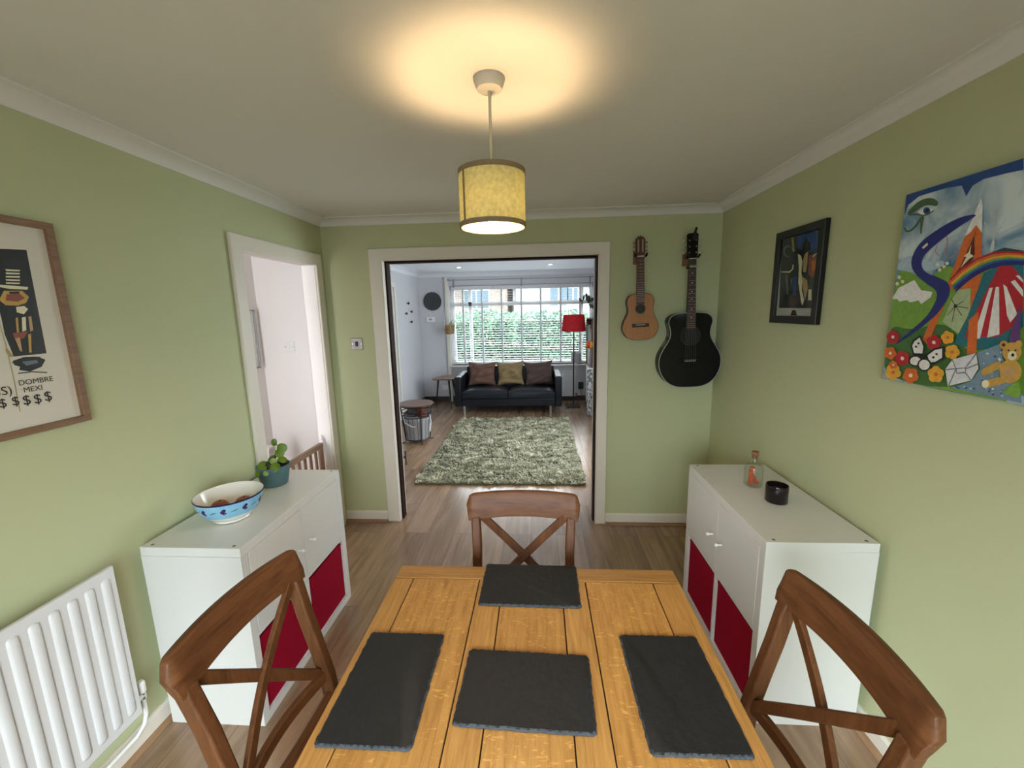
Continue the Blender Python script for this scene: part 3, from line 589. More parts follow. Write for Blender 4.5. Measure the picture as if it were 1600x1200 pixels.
('cream',[(0.023,0.319),(0.021,0.314),(0.015,0.313),(0.009,0.317),(0.008,0.322),(0.013,0.325),(0.019,0.324)]),
('cream',[(0.156,0.366),(0.154,0.362),(0.149,0.361),(0.144,0.365),(0.144,0.37),(0.147,0.372),(0.153,0.37)]),
('cream',[(0.177,0.358),(0.175,0.354),(0.17,0.353),(0.166,0.356),(0.165,0.361),(0.168,0.364),(0.174,0.362)]),
('cream',[(0.165,0.35),(0.163,0.346),(0.158,0.345),(0.154,0.348),(0.153,0.353),(0.157,0.356),(0.162,0.354)]),
('cream',[(0.185,0.366),(0.183,0.362),(0.179,0.361),(0.174,0.365),(0.173,0.369),(0.177,0.372),(0.182,0.37)]),
('red',[(0.038,0.156),(0.036,0.148),(0.028,0.144),(0.019,0.145),(0.011,0.15),(0.01,0.159),(0.015,0.165),(0.025,0.167),(0.034,0.163)]),
('red',[(0.052,0.15),(0.051,0.143),(0.043,0.138),(0.034,0.139),(0.026,0.145),(0.025,0.153),(0.03,0.159),(0.039,0.161),(0.048,0.158)]),
('red',[(0.051,0.137),(0.049,0.13),(0.042,0.125),(0.032,0.126),(0.025,0.131),(0.024,0.14),(0.029,0.146),(0.038,0.148),(0.047,0.145)]),
('red',[(0.036,0.135),(0.034,0.127),(0.027,0.122),(0.017,0.123),(0.009,0.129),(0.008,0.137),(0.013,0.144),(0.023,0.146),(0.032,0.142)]),
('red',[(0.028,0.146),(0.026,0.139),(0.018,0.134),(0.008,0.135),(0.002,0.141),(0.002,0.149),(0.005,0.156),(0.014,0.157),(0.023,0.154)]),
('cream',[(0.034,0.145),(0.032,0.14),(0.027,0.139),(0.022,0.141),(0.021,0.146),(0.025,0.15),(0.031,0.149)]),
('orange',[(0.043,0.102),(0.041,0.094),(0.034,0.09),(0.025,0.09),(0.018,0.095),(0.017,0.103),(0.022,0.109),(0.03,0.111),(0.039,0.108)]),
('orange',[(0.052,0.091),(0.05,0.084),(0.043,0.079),(0.034,0.08),(0.027,0.085),(0.026,0.092),(0.031,0.099),(0.039,0.101),(0.047,0.098)]),
('orange',[(0.043,0.081),(0.041,0.074),(0.034,0.069),(0.025,0.07),(0.018,0.075),(0.017,0.082),(0.022,0.089),(0.03,0.091),(0.039,0.088)]),
('orange',[(0.029,0.085),(0.027,0.078),(0.019,0.073),(0.01,0.074),(0.003,0.079),(0.002,0.087),(0.007,0.093),(0.016,0.095),(0.024,0.092)]),
('orange',[(0.029,0.098),(0.027,0.091),(0.02,0.086),(0.01,0.086),(0.003,0.092),(0.002,0.099),(0.007,0.106),(0.016,0.108),(0.025,0.105)]),
('cream',[(0.032,0.091),(0.031,0.086),(0.025,0.085),(0.021,0.087),(0.02,0.092),(0.024,0.095),(0.029,0.095)]),
('red',[(0.1,0.088),(0.098,0.08),(0.09,0.074),(0.08,0.075),(0.072,0.081),(0.071,0.089),(0.076,0.097),(0.086,0.099),(0.095,0.096)]),
('red',[(0.103,0.074),(0.101,0.065),(0.093,0.06),(0.083,0.06),(0.075,0.066),(0.074,0.075),(0.079,0.082),(0.089,0.085),(0.098,0.082)]),
('red',[(0.088,0.067),(0.086,0.058),(0.078,0.053),(0.068,0.053),(0.06,0.059),(0.059,0.068),(0.064,0.076),(0.074,0.078),(0.084,0.075)]),
('red',[(0.076,0.077),(0.074,0.069),(0.066,0.063),(0.055,0.063),(0.048,0.07),(0.046,0.079),(0.052,0.086),(0.062,0.089),(0.071,0.085)]),
('red',[(0.084,0.09),(0.082,0.082),(0.073,0.076),(0.063,0.077),(0.055,0.083),(0.054,0.092),(0.059,0.099),(0.069,0.102),(0.079,0.098)]),
('cream',[(0.083,0.079),(0.081,0.073),(0.075,0.071),(0.07,0.074),(0.069,0.08),(0.073,0.084),(0.079,0.083)]),
('yellow',[(0.08,0.028),(0.077,0.019),(0.069,0.013),(0.058,0.013),(0.049,0.019),(0.048,0.028),(0.054,0.037),(0.064,0.04),(0.074,0.037)]),
('yellow',[(0.066,0.017),(0.064,0.008),(0.055,0.002),(0.044,0.002),(0.035,0.007),(0.034,0.017),(0.04,0.025),(0.051,0.029),(0.061,0.025)]),
('yellow',[(0.05,0.024),(0.048,0.014),(0.039,0.008),(0.027,0.008),(0.018,0.014),(0.017,0.024),(0.023,0.033),(0.034,0.036),(0.045,0.032)]),
('yellow',[(0.054,0.04),(0.051,0.03),(0.042,0.024),(0.031,0.024),(0.022,0.03),(0.02,0.04),(0.027,0.049),(0.038,0.052),(0.048,0.048)]),
('yellow',[(0.072,0.042),(0.069,0.033),(0.061,0.027),(0.049,0.027),(0.041,0.033),(0.039,0.043),(0.046,0.051),(0.056,0.054),(0.067,0.051)]),
('orange',[(0.056,0.029),(0.054,0.023),(0.047,0.021),(0.041,0.024),(0.041,0.03),(0.045,0.034),(0.052,0.034)]),
('orange',[(0.131,0.017),(0.129,0.008),(0.121,0.002),(0.111,0.002),(0.103,0.008),(0.102,0.017),(0.107,0.025),(0.117,0.028),(0.127,0.025)]),
('orange',[(0.117,0.024),(0.115,0.015),(0.107,0.009),(0.096,0.009),(0.088,0.015),(0.087,0.024),(0.092,0.033),(0.102,0.036),(0.112,0.032)]),
('orange',[(0.121,0.039),(0.119,0.03),(0.111,0.024),(0.1,0.024),(0.092,0.03),(0.091,0.04),(0.097,0.048),(0.106,0.051),(0.116,0.047)]),
('orange',[(0.137,0.041),(0.136,0.032),(0.128,0.026),(0.117,0.026),(0.11,0.032),(0.108,0.041),(0.114,0.049),(0.123,0.052),(0.133,0.049)]),
('orange',[(0.144,0.027),(0.142,0.018),(0.134,0.012),(0.124,0.012),(0.116,0.018),(0.115,0.027),(0.12,0.035),(0.13,0.038),(0.139,0.035)]),
('cream',[(0.123,0.029),(0.121,0.023),(0.115,0.021),(0.109,0.024),(0.109,0.029),(0.113,0.033),(0.119,0.033)]),
('red',[(0.189,0.15),(0.188,0.142),(0.181,0.137),(0.172,0.138),(0.165,0.144),(0.164,0.152),(0.169,0.159),(0.177,0.161),(0.185,0.157)]),
('red',[(0.201,0.142),(0.199,0.134),(0.193,0.129),(0.184,0.13),(0.178,0.136),(0.176,0.144),(0.181,0.15),(0.189,0.152),(0.197,0.149)]),
('red',[(0.197,0.129),(0.196,0.121),(0.189,0.117),(0.18,0.117),(0.174,0.123),(0.172,0.131),(0.177,0.138),(0.185,0.14),(0.193,0.136)]),
('red',[(0.183,0.129),(0.181,0.122),(0.174,0.117),(0.166,0.118),(0.159,0.123),(0.158,0.132),(0.162,0.138),(0.171,0.14),(0.179,0.137)]),
('red',[(0.178,0.142),(0.176,0.134),(0.169,0.13),(0.161,0.131),(0.154,0.136),(0.152,0.145),(0.157,0.151),(0.166,0.153),(0.174,0.15)]),
('cream',[(0.183,0.138),(0.182,0.133),(0.177,0.132),(0.172,0.135),(0.171,0.14),(0.175,0.143),(0.18,0.142)]),
('yellow',[(0.236,0.15),(0.235,0.143),(0.229,0.139),(0.222,0.14),(0.217,0.145),(0.216,0.152),(0.219,0.157),(0.226,0.159),(0.233,0.156)]),
('yellow',[(0.225,0.146),(0.224,0.139),(0.218,0.136),(0.211,0.136),(0.205,0.141),(0.204,0.148),(0.208,0.154),(0.215,0.156),(0.222,0.152)]),
('yellow',[(0.218,0.156),(0.216,0.149),(0.21,0.145),(0.203,0.146),(0.197,0.151),(0.196,0.158),(0.2,0.163),(0.207,0.165),(0.214,0.162)]),
('yellow',[(0.224,0.165),(0.222,0.158),(0.217,0.154),(0.209,0.155),(0.204,0.16),(0.203,0.167),(0.207,0.173),(0.213,0.174),(0.22,0.171)]),
('yellow',[(0.235,0.161),(0.234,0.154),(0.228,0.15),(0.221,0.151),(0.216,0.156),(0.215,0.163),(0.218,0.169),(0.225,0.17),(0.232,0.167)]),
('orange',[(0.222,0.155),(0.221,0.151),(0.217,0.15),(0.213,0.152),(0.212,0.157),(0.215,0.159),(0.22,0.159)]),
('yellow',[(0.24,0.122),(0.238,0.114),(0.232,0.11),(0.224,0.11),(0.218,0.116),(0.216,0.124),(0.221,0.13),(0.228,0.132),(0.236,0.129)]),
('yellow',[(0.252,0.126),(0.25,0.118),(0.244,0.114),(0.236,0.115),(0.23,0.12),(0.229,0.128),(0.233,0.134),(0.241,0.136),(0.248,0.133)]),
('yellow',[(0.26,0.116),(0.259,0.108),(0.253,0.104),(0.245,0.104),(0.239,0.11),(0.237,0.117),(0.242,0.124),(0.249,0.126),(0.256,0.123)]),
('yellow',[(0.253,0.105),(0.252,0.098),(0.246,0.093),(0.238,0.094),(0.232,0.099),(0.23,0.107),(0.235,0.113),(0.242,0.115),(0.249,0.112)]),
('yellow',[(0.241,0.109),(0.239,0.102),(0.233,0.097),(0.225,0.097),(0.219,0.103),(0.217,0.111),(0.222,0.117),(0.229,0.119),(0.237,0.116)]),
('orange',[(0.243,0.115),(0.242,0.111),(0.237,0.109),(0.233,0.112),(0.232,0.116),(0.236,0.12),(0.24,0.119)]),
('yellow',[(0.206,0.035),(0.205,0.026),(0.197,0.02),(0.188,0.02),(0.18,0.026),(0.179,0.035),(0.184,0.043),(0.193,0.046),(0.202,0.043)]),
('yellow',[(0.2,0.048),(0.198,0.04),(0.191,0.034),(0.181,0.034),(0.174,0.04),(0.172,0.049),(0.177,0.057),(0.187,0.06),(0.196,0.056)]),
('yellow',[(0.212,0.058),(0.21,0.05),(0.203,0.044),(0.193,0.044),(0.186,0.05),(0.184,0.059),(0.189,0.067),(0.198,0.07),(0.207,0.066)]),
('yellow',[(0.225,0.051),(0.223,0.042),(0.216,0.036),(0.207,0.036),(0.2,0.042),(0.198,0.051),(0.203,0.059),(0.212,0.062),(0.22,0.059)]),
('yellow',[(0.222,0.036),(0.22,0.028),(0.213,0.022),(0.203,0.022),(0.196,0.028),(0.195,0.037),(0.2,0.044),(0.209,0.047),(0.217,0.044)]),
('orange',[(0.206,0.045),(0.204,0.039),(0.199,0.037),(0.194,0.04),(0.193,0.046),(0.197,0.05),(0.203,0.049)]),
('orange',[(0.047,0.054),(0.046,0.049),(0.041,0.046),(0.035,0.046),(0.03,0.049),(0.029,0.055),(0.033,0.059),(0.038,0.061),(0.044,0.059)]),
('orange',[(0.053,0.061),(0.052,0.056),(0.047,0.053),(0.041,0.053),(0.037,0.056),(0.036,0.061),(0.039,0.066),(0.045,0.067),(0.05,0.065)]),
('orange',[(0.062,0.058),(0.061,0.053),(0.056,0.05),(0.05,0.05),(0.046,0.053),(0.045,0.058),(0.048,0.063),(0.054,0.064),(0.059,0.062)]),
('orange',[(0.062,0.05),(0.06,0.045),(0.056,0.042),(0.05,0.042),(0.045,0.045),(0.045,0.05),(0.048,0.054),(0.053,0.056),(0.059,0.054)]),
('orange',[(0.052,0.047),(0.051,0.042),(0.046,0.039),(0.04,0.039),(0.036,0.043),(0.035,0.048),(0.038,0.052),(0.044,0.054),(0.05,0.052)]),
('cream',[(0.051,0.053),(0.05,0.05),(0.046,0.049),(0.043,0.051),(0.043,0.054),(0.045,0.056),(0.049,0.056)]),
('black',[(0.13,0.157),(0.152,0.123),(0.151,0.094),(0.115,0.092),(0.101,0.122),(0.108,0.141)]),
('white',[(0.129,0.149),(0.146,0.122),(0.146,0.101),(0.118,0.099),(0.107,0.122),(0.113,0.136)]),
('black',[(0.213,0.129),(0.218,0.094),(0.194,0.075),(0.171,0.07),(0.155,0.097),(0.183,0.121)]),
('white',[(0.207,0.122),(0.211,0.095),(0.193,0.081),(0.175,0.077),(0.164,0.097),(0.185,0.115)]),
('black',[(0.151,0.078),(0.148,0.067),(0.137,0.059),(0.122,0.057),(0.108,0.062),(0.101,0.072),(0.104,0.084),(0.116,0.092),(0.131,0.093),(0.145,0.088)]),
('white',[(0.145,0.078),(0.143,0.069),(0.135,0.063),(0.123,0.062),(0.112,0.065),(0.107,0.073),(0.11,0.082),(0.119,0.088),(0.13,0.089),(0.14,0.085)]),
('black',[(0.182,0.07),(0.18,0.058),(0.169,0.049),(0.155,0.046),(0.141,0.052),(0.134,0.064),(0.137,0.077),(0.148,0.086),(0.163,0.088),(0.176,0.082)]),
('white',[(0.177,0.07),(0.175,0.06),(0.167,0.053),(0.156,0.051),(0.145,0.056),(0.14,0.065),(0.142,0.075),(0.151,0.082),(0.162,0.083),(0.172,0.078)]),
('black',[(0.126,0.12),(0.125,0.117),(0.121,0.116),(0.118,0.118),(0.117,0.121),(0.12,0.124),(0.124,0.123)]),
('black',[(0.189,0.094),(0.187,0.091),(0.184,0.089),(0.181,0.091),(0.181,0.095),(0.183,0.097),(0.187,0.096)]),
('black',[(0.133,0.131),(0.132,0.128),(0.128,0.127),(0.125,0.129),(0.124,0.132),(0.127,0.134),(0.131,0.134)]),
('black',[(0.197,0.104),(0.196,0.101),(0.193,0.1),(0.19,0.102),(0.189,0.105),(0.191,0.107),(0.195,0.107)]),
('black',[(0.133,0.095),(0.156,0.084),(0.159,0.09),(0.136,0.101)]),
('stone',[(0.306,0.118),(0.359,0.148),(0.379,0.09),(0.426,0.033),(0.431,0.007),(0.247,0.012),(0.303,0.039),(0.322,0.077)]),
('deepblue',[(0.341,0.078),(0.339,0.075),(0.335,0.075),(0.333,0.077),(0.335,0.08),(0.339,0.081)]),
('cloud',[(0.354,0.077),(0.352,0.074),(0.348,0.073),(0.346,0.076),(0.347,0.078),(0.351,0.079)]),
('white',[(0.353,0.079),(0.351,0.076),(0.347,0.076),(0.345,0.078),(0.346,0.081),(0.351,0.082)]),
('navy',[(0.356,0.054),(0.355,0.052),(0.352,0.052),(0.35,0.053),(0.351,0.055),(0.354,0.056)]),
('white',[(0.368,0.11),(0.366,0.107),(0.362,0.107),(0.36,0.109),(0.362,0.111),(0.365,0.112)]),
('cloud',[(0.357,0.063),(0.356,0.061),(0.354,0.061),(0.352,0.062),(0.353,0.064),(0.355,0.064)]),
('cloud',[(0.369,0.126),(0.368,0.124),(0.365,0.123),(0.362,0.126),(0.364,0.128),(0.367,0.129)]),
('navy',[(0.343,0.074),(0.342,0.071),(0.338,0.071),(0.336,0.073),(0.337,0.076),(0.341,0.076)]),
('navy',[(0.373,0.096),(0.372,0.093),(0.368,0.093),(0.365,0.095),(0.367,0.098),(0.371,0.098)]),
('cloud',[(0.331,0.093),(0.33,0.092),(0.328,0.091),(0.327,0.093),(0.327,0.094),(0.33,0.095)]),
('navy',[(0.346,0.041),(0.344,0.038),(0.341,0.037),(0.338,0.039),(0.34,0.042),(0.344,0.043)]),
('navy',[(0.369,0.093),(0.368,0.091),(0.365,0.091),(0.363,0.092),(0.364,0.095),(0.368,0.095)]),
('white',[(0.354,0.092),(0.352,0.09),(0.349,0.089),(0.346,0.091),(0.348,0.094),(0.352,0.095)]),
('deepblue',[(0.369,0.048),(0.368,0.045),(0.364,0.044),(0.361,0.047),(0.363,0.05),(0.367,0.05)]),
('deepblue',[(0.357,0.115),(0.356,0.112),(0.352,0.111),(0.35,0.114),(0.351,0.117),(0.355,0.117)]),
('white',[(0.374,0.081),(0.373,0.078),(0.37,0.078),(0.368,0.08),(0.369,0.082),(0.372,0.083)]),
('cloud',[(0.373,0.107),(0.372,0.106),(0.37,0.105),(0.369,0.107),(0.369,0.108),(0.371,0.108)]),
('cloud',[(0.377,0.044),(0.376,0.042),(0.373,0.041),(0.372,0.043),(0.373,0.045),(0.376,0.045)]),
('cloud',[(0.336,0.045),(0.335,0.043),(0.332,0.043),(0.331,0.044),(0.332,0.046),(0.334,0.047)]),
('cloud',[(0.372,0.053),(0.371,0.051),(0.367,0.051),(0.365,0.052),(0.367,0.055),(0.37,0.055)]),
('deepblue',[(0.364,0.096),(0.363,0.094),(0.36,0.094),(0.358,0.096),(0.359,0.098),(0.362,0.098)]),
('white',[(0.371,0.106),(0.37,0.103),(0.366,0.103),(0.364,0.105),(0.365,0.108),(0.369,0.108)]),
('cloud',[(0.338,0.12),(0.336,0.117),(0.332,0.117),(0.33,0.119),(0.331,0.122),(0.335,0.123)]),
('deepblue',[(0.372,0.105),(0.372,0.103),(0.369,0.103),(0.368,0.104),(0.369,0.106),(0.371,0.106)]),
('deepblue',[(0.334,0.048),(0.333,0.046),(0.33,0.045),(0.329,0.047),(0.33,0.049),(0.333,0.049)]),
('navy',[(0.34,0.049),(0.338,0.047),(0.335,0.046),(0.333,0.048),(0.335,0.05),(0.338,0.051)]),
('cloud',[(0.356,0.071),(0.355,0.069),(0.352,0.069),(0.35,0.071),(0.351,0.073),(0.354,0.073)]),
('navy',[(0.375,0.086),(0.374,0.084),(0.371,0.084),(0.369,0.085),(0.37,0.088),(0.373,0.088)]),
('navy',[(0.371,0.048),(0.369,0.045),(0.365,0.044),(0.363,0.046),(0.365,0.049),(0.368,0.05)]),
('deepblue',[(0.269,0.02),(0.268,0.018),(0.265,0.018),(0.264,0.019),(0.265,0.021),(0.267,0.021)]),
('navy',[(0.278,0.016),(0.277,0.014),(0.273,0.014),(0.272,0.015),(0.273,0.017),(0.276,0.018)]),
('cloud',[(0.312,0.021),(0.31,0.018),(0.306,0.017),(0.303,0.02),(0.305,0.023),(0.309,0.024)]),
('deepblue',[(0.358,0.027),(0.357,0.026),(0.355,0.025),(0.353,0.027),(0.354,0.028),(0.357,0.029)]),
('navy',[(0.386,0.03),(0.385,0.028),(0.383,0.028),(0.382,0.029),(0.383,0.03),(0.385,0.031)]),
('white',[(0.366,0.031),(0.365,0.029),(0.361,0.028),(0.359,0.03),(0.361,0.032),(0.364,0.033)]),
('cloud',[(0.366,0.021),(0.365,0.02),(0.363,0.019),(0.361,0.021),(0.362,0.022),(0.364,0.023)]),
('white',[(0.385,0.026),(0.384,0.025),(0.382,0.024),(0.381,0.026),(0.382,0.027),(0.384,0.028)]),
('cloud',[(0.35,0.027),(0.349,0.026),(0.347,0.025),(0.345,0.027),(0.346,0.028),(0.348,0.029)]),
('deepblue',[(0.386,0.024),(0.385,0.022),(0.383,0.022),(0.381,0.023),(0.382,0.025),(0.385,0.026)]),
('navy',[(0.358,0.022),(0.357,0.02),(0.354,0.02),(0.353,0.021),(0.354,0.023),(0.356,0.024)]),
('navy',[(0.32,0.023),(0.319,0.021),(0.316,0.02),(0.313,0.022),(0.315,0.024),(0.318,0.025)]),
('navy',[(0.299,0.021),(0.298,0.018),(0.294,0.018),(0.292,0.019),(0.293,0.022),(0.297,0.023)]),
('deepblue',[(0.273,0.02),(0.272,0.017),(0.268,0.016),(0.266,0.018),(0.268,0.021),(0.271,0.021)]),
('cloud',[(0.391,0.017),(0.39,0.015),(0.386,0.014),(0.384,0.016),(0.386,0.019),(0.389,0.019)]),
('navy',[(0.369,0.017),(0.368,0.014),(0.365,0.014),(0.363,0.016),(0.364,0.018),(0.368,0.019)]),
('cloud',[(0.294,0.024),(0.293,0.021),(0.289,0.021),(0.287,0.023),(0.289,0.025),(0.292,0.026)]),
('envelope',[(0.229,0.063),(0.245,0.093),(0.307,0.119),(0.319,0.078),(0.306,0.043),(0.244,0.016)]),
('slate',[(0.244,0.092),(0.258,0.069),(0.245,0.018),(0.248,0.017),(0.261,0.069),(0.246,0.094)]),
('slate',[(0.26,0.068),(0.286,0.074),(0.309,0.117),(0.306,0.119),(0.284,0.076),(0.259,0.071)]),
('slate',[(0.258,0.069),(0.263,0.055),(0.288,0.061),(0.287,0.075),(0.284,0.075),(0.286,0.064),(0.264,0.058),(0.261,0.07)]),
('slate',[(0.286,0.061),(0.304,0.043),(0.306,0.045),(0.288,0.063)]),
('slate',[(0.229,0.06),(0.26,0.068),(0.259,0.071),(0.228,0.063)]),
('slate',[(0.287,0.071),(0.317,0.089),(0.316,0.092),(0.285,0.073)]),
('green',[(0.385,0.025),(0.409,0.057),(0.422,0.059),(0.429,0.018),(0.405,0.021)]),
('purple',[(0.381,0.177),(0.39,0.25),(0.406,0.152),(0.383,0.15)]),
('ochre',[(0.381,0.146),(0.38,0.141),(0.377,0.136),(0.373,0.134),(0.367,0.135),(0.363,0.139),(0.36,0.145),(0.361,0.15),(0.364,0.155),(0.369,0.157),(0.374,0.156),(0.378,0.152)]),
('ochre',[(0.411,0.151),(0.411,0.146),(0.409,0.142),(0.405,0.141),(0.4,0.142),(0.397,0.145),(0.395,0.15),(0.395,0.154),(0.398,0.158),(0.402,0.16),(0.406,0.159),(0.409,0.155)]),
('ochre',[(0.421,0.085),(0.421,0.074),(0.417,0.063),(0.41,0.056),(0.401,0.052),(0.391,0.052),(0.382,0.058),(0.375,0.067),(0.371,0.078),(0.371,0.09),(0.375,0.101),(0.382,0.108),(0.391,0.112),(0.401,0.111),(0.41,0.105),(0.417,0.096)]),
('ochre',[(0.368,0.106),(0.347,0.092),(0.325,0.073),(0.336,0.058),(0.358,0.076),(0.377,0.09)]),
('ochre',[(0.386,0.068),(0.359,0.058),(0.337,0.046),(0.346,0.028),(0.367,0.04),(0.392,0.05)]),
('cream',[(0.353,0.042),(0.352,0.035),(0.349,0.03),(0.343,0.029),(0.337,0.032),(0.335,0.038),(0.335,0.045),(0.339,0.05),(0.345,0.051),(0.35,0.048)]),
('ochre',[(0.413,0.132),(0.413,0.122),(0.409,0.114),(0.403,0.108),(0.396,0.105),(0.387,0.106),(0.379,0.111),(0.373,0.118),(0.37,0.127),(0.37,0.137),(0.373,0.145),(0.38,0.151),(0.388,0.154),(0.396,0.153),(0.404,0.148),(0.41,0.141)]),
('cream',[(0.404,0.121),(0.404,0.115),(0.401,0.111),(0.396,0.109),(0.391,0.11),(0.386,0.113),(0.384,0.119),(0.384,0.125),(0.387,0.13),(0.392,0.132),(0.398,0.131),(0.402,0.127)]),
('black',[(0.399,0.123),(0.398,0.12),(0.396,0.118),(0.393,0.119),(0.391,0.122),(0.392,0.125),(0.394,0.127),(0.397,0.126)]),
('black',[(0.387,0.133),(0.386,0.131),(0.384,0.131),(0.382,0.132),(0.382,0.134),(0.383,0.136),(0.385,0.135)]),
('black',[(0.402,0.135),(0.401,0.133),(0.399,0.132),(0.397,0.133),(0.397,0.136),(0.398,0.137),(0.4,0.137)]),
('maroon',[(0.375,0.146),(0.374,0.142),(0.371,0.141),(0.368,0.142),(0.366,0.145),(0.367,0.149),(0.37,0.15),(0.373,0.149)]),
('tan',[(0.407,0.081),(0.407,0.074),(0.403,0.068),(0.398,0.065),(0.391,0.066),(0.386,0.07),(0.383,0.077),(0.384,0.084),(0.387,0.09),(0.393,0.093),(0.399,0.092),(0.405,0.087)])]
PRINT=[
('black',[(0.223,0.527),(0.074,0.539),(0.079,0.232),(0.161,0.231),(0.165,0.26),(0.17,0.295),(0.169,0.34),(0.17,0.385),(0.195,0.39)]),
('ink',[(0.131,0.509),(0.09,0.514),(0.09,0.498),(0.1,0.487),(0.133,0.485),(0.139,0.493)]),
('cream',[(0.135,0.478),(0.1,0.479),(0.103,0.475),(0.134,0.473)]),
('cream',[(0.136,0.469),(0.102,0.47),(0.105,0.466),(0.136,0.464)]),
('cream',[(0.138,0.459),(0.104,0.461),(0.106,0.456),(0.138,0.455)]),
('cream',[(0.14,0.45),(0.105,0.451),(0.108,0.447),(0.139,0.446)]),
('cream',[(0.141,0.441),(0.107,0.442),(0.11,0.438),(0.141,0.437)]),
('cream',[(0.161,0.434),(0.09,0.431),(0.093,0.423),(0.135,0.423),(0.162,0.428)]),
('ochre',[(0.15,0.417),(0.107,0.419),(0.093,0.402),(0.104,0.384),(0.125,0.376),(0.153,0.377),(0.165,0.391)]),
('rust',[(0.145,0.408),(0.114,0.41),(0.104,0.398),(0.123,0.387),(0.151,0.39)]),
('black',[(0.139,0.415),(0.113,0.417),(0.116,0.41),(0.138,0.409)]),
('cream',[(0.13,0.372),(0.11,0.375),(0.102,0.366),(0.115,0.351),(0.131,0.357)]),
('ochre',[(0.137,0.34),(0.131,0.343),(0.136,0.302),(0.142,0.293)]),
('cream',[(0.122,0.342),(0.112,0.344),(0.118,0.304),(0.128,0.301)]),
('tan',[(0.106,0.344),(0.098,0.345),(0.101,0.303),(0.109,0.3)]),
('rust',[(0.152,0.298),(0.114,0.301),(0.128,0.281),(0.15,0.279)]),
('tan',[(0.149,0.282),(0.137,0.284),(0.139,0.243),(0.144,0.246)]),
('ochre',[(0.116,0.292),(0.108,0.294),(0.117,0.238),(0.123,0.239)]),
('gold',[(0.174,0.261),(0.161,0.231),(0.171,0.23),(0.177,0.249)]),
('ink',[(0.166,0.219),(0.138,0.227),(0.103,0.224),(0.086,0.213),(0.1,0.193),(0.131,0.183),(0.156,0.191),(0.152,0.2),(0.165,0.207)]),
('slate',[(0.145,0.214),(0.109,0.215),(0.106,0.206),(0.137,0.201)]),
('ink',[(0.169,0.212),(0.154,0.218),(0.118,0.223),(0.098,0.221),(0.097,0.223),(0.118,0.226),(0.154,0.22),(0.169,0.215)]),
('ink',[(0.161,0.18),(0.126,0.18),(0.089,0.172),(0.089,0.175),(0.126,0.183),(0.16,0.183)]),
('gold',[(0.179,0.349),(0.174,0.266),(0.174,0.167),(0.177,0.072),(0.175,0.072),(0.172,0.167),(0.172,0.267),(0.178,0.349)])]
POSTER=[
('night',[(0.029,0.417),(0.311,0.411),(0.32,0.071),(0.056,0.074)]),
('slate',[(0.126,0.341),(0.124,0.329),(0.115,0.321),(0.101,0.317),(0.084,0.32),(0.067,0.327),(0.054,0.338),(0.048,0.352),(0.05,0.364),(0.06,0.372),(0.075,0.375),(0.092,0.373),(0.108,0.365),(0.12,0.354)]),
('night',[(0.125,0.339),(0.124,0.329),(0.117,0.323),(0.105,0.32),(0.092,0.322),(0.078,0.328),(0.068,0.337),(0.064,0.347),(0.065,0.357),(0.073,0.363),(0.085,0.366),(0.098,0.364),(0.111,0.358),(0.121,0.349)]),
('gold',[(0.107,0.411),(0.123,0.409),(0.145,0.338),(0.13,0.338)]),
('deepblue',[(0.151,0.409),(0.304,0.404),(0.311,0.318),(0.262,0.32),(0.169,0.347)]),
('black',[(0.197,0.361),(0.223,0.388),(0.257,0.356),(0.269,0.324),(0.21,0.327)]),
('cream',[(0.173,0.323),(0.198,0.311),(0.214,0.282),(0.213,0.237),(0.227,0.2),(0.23,0.154),(0.254,0.107),(0.245,0.085),(0.233,0.099),(0.197,0.192),(0.191,0.257)]),
('tan',[(0.227,0.316),(0.248,0.322),(0.251,0.278),(0.247,0.234),(0.225,0.236),(0.219,0.295)]),
('rust',[(0.258,0.304),(0.316,0.309),(0.319,0.228),(0.295,0.203),(0.264,0.224)]),
('orange',[(0.277,0.275),(0.311,0.28),(0.314,0.241),(0.295,0.23)]),
('cream',[(0.051,0.249),(0.122,0.242),(0.148,0.256),(0.149,0.275),(0.139,0.277),(0.139,0.259),(0.119,0.248),(0.05,0.255)]),
('slate',[(0.09,0.233),(0.1,0.199),(0.114,0.14),(0.127,0.14),(0.114,0.198),(0.104,0.232)]),
('tan',[(0.22,0.218),(0.261,0.197),(0.274,0.161),(0.26,0.107),(0.237,0.163)]),
('cream',[(0.278,0.154),(0.3,0.155),(0.307,0.106),(0.282,0.107)]),
('deepblue',[(0.15,0.214),(0.181,0.221),(0.192,0.128),(0.167,0.133)]),
('cream',[(0.286,0.294),(0.315,0.306),(0.311,0.309),(0.282,0.298)]),
('slate',[(0.135,0.206),(0.146,0.215),(0.15,0.167)]),
('black',[(0.17,0.063),(0.198,0.063),(0.212,0.039),(0.16,0.039)])]
# ------------------------------------------------------------------ on the left cabinet
ZK = 0.7706
t = thing('fruit_bowl', 'white and blue painted bowl holding fruit on the left white cabinet', 'bowl', (-1.300, 1.560, ZK))
BW = plain('white_glazed_china', (0.80, 0.78, 0.73), 0.12, var=0.02, coat=0.4); BLU = mix2('sky_blue_glaze', (0.17, 0.42, 0.66), (0.28, 0.56, 0.76), 14, 0.15, 0.35, 0.65)
NAVY = plain('navy_glaze', (0.012, 0.015, 0.09), 0.15, var=0.1); PURP = plain('plum_glaze', (0.05, 0.015, 0.10), 0.2); LEAFG = plain('grey_green_glaze', (0.08, 0.20, 0.22), 0.2)
prof = [(0.050, 0.004), (0.060, 0.0), (0.066, 0.004), (0.063, 0.010), (0.082, 0.022), (0.100, 0.040), (0.116, 0.066), (0.1235, 0.092), (0.1262, 0.104), (0.1268, 0.108), (0.124, 0.110), (0.119, 0.102), (0.109, 0.066), (0.092, 0.040), (0.070, 0.022), (0.035, 0.014), (0.0, 0.013)]
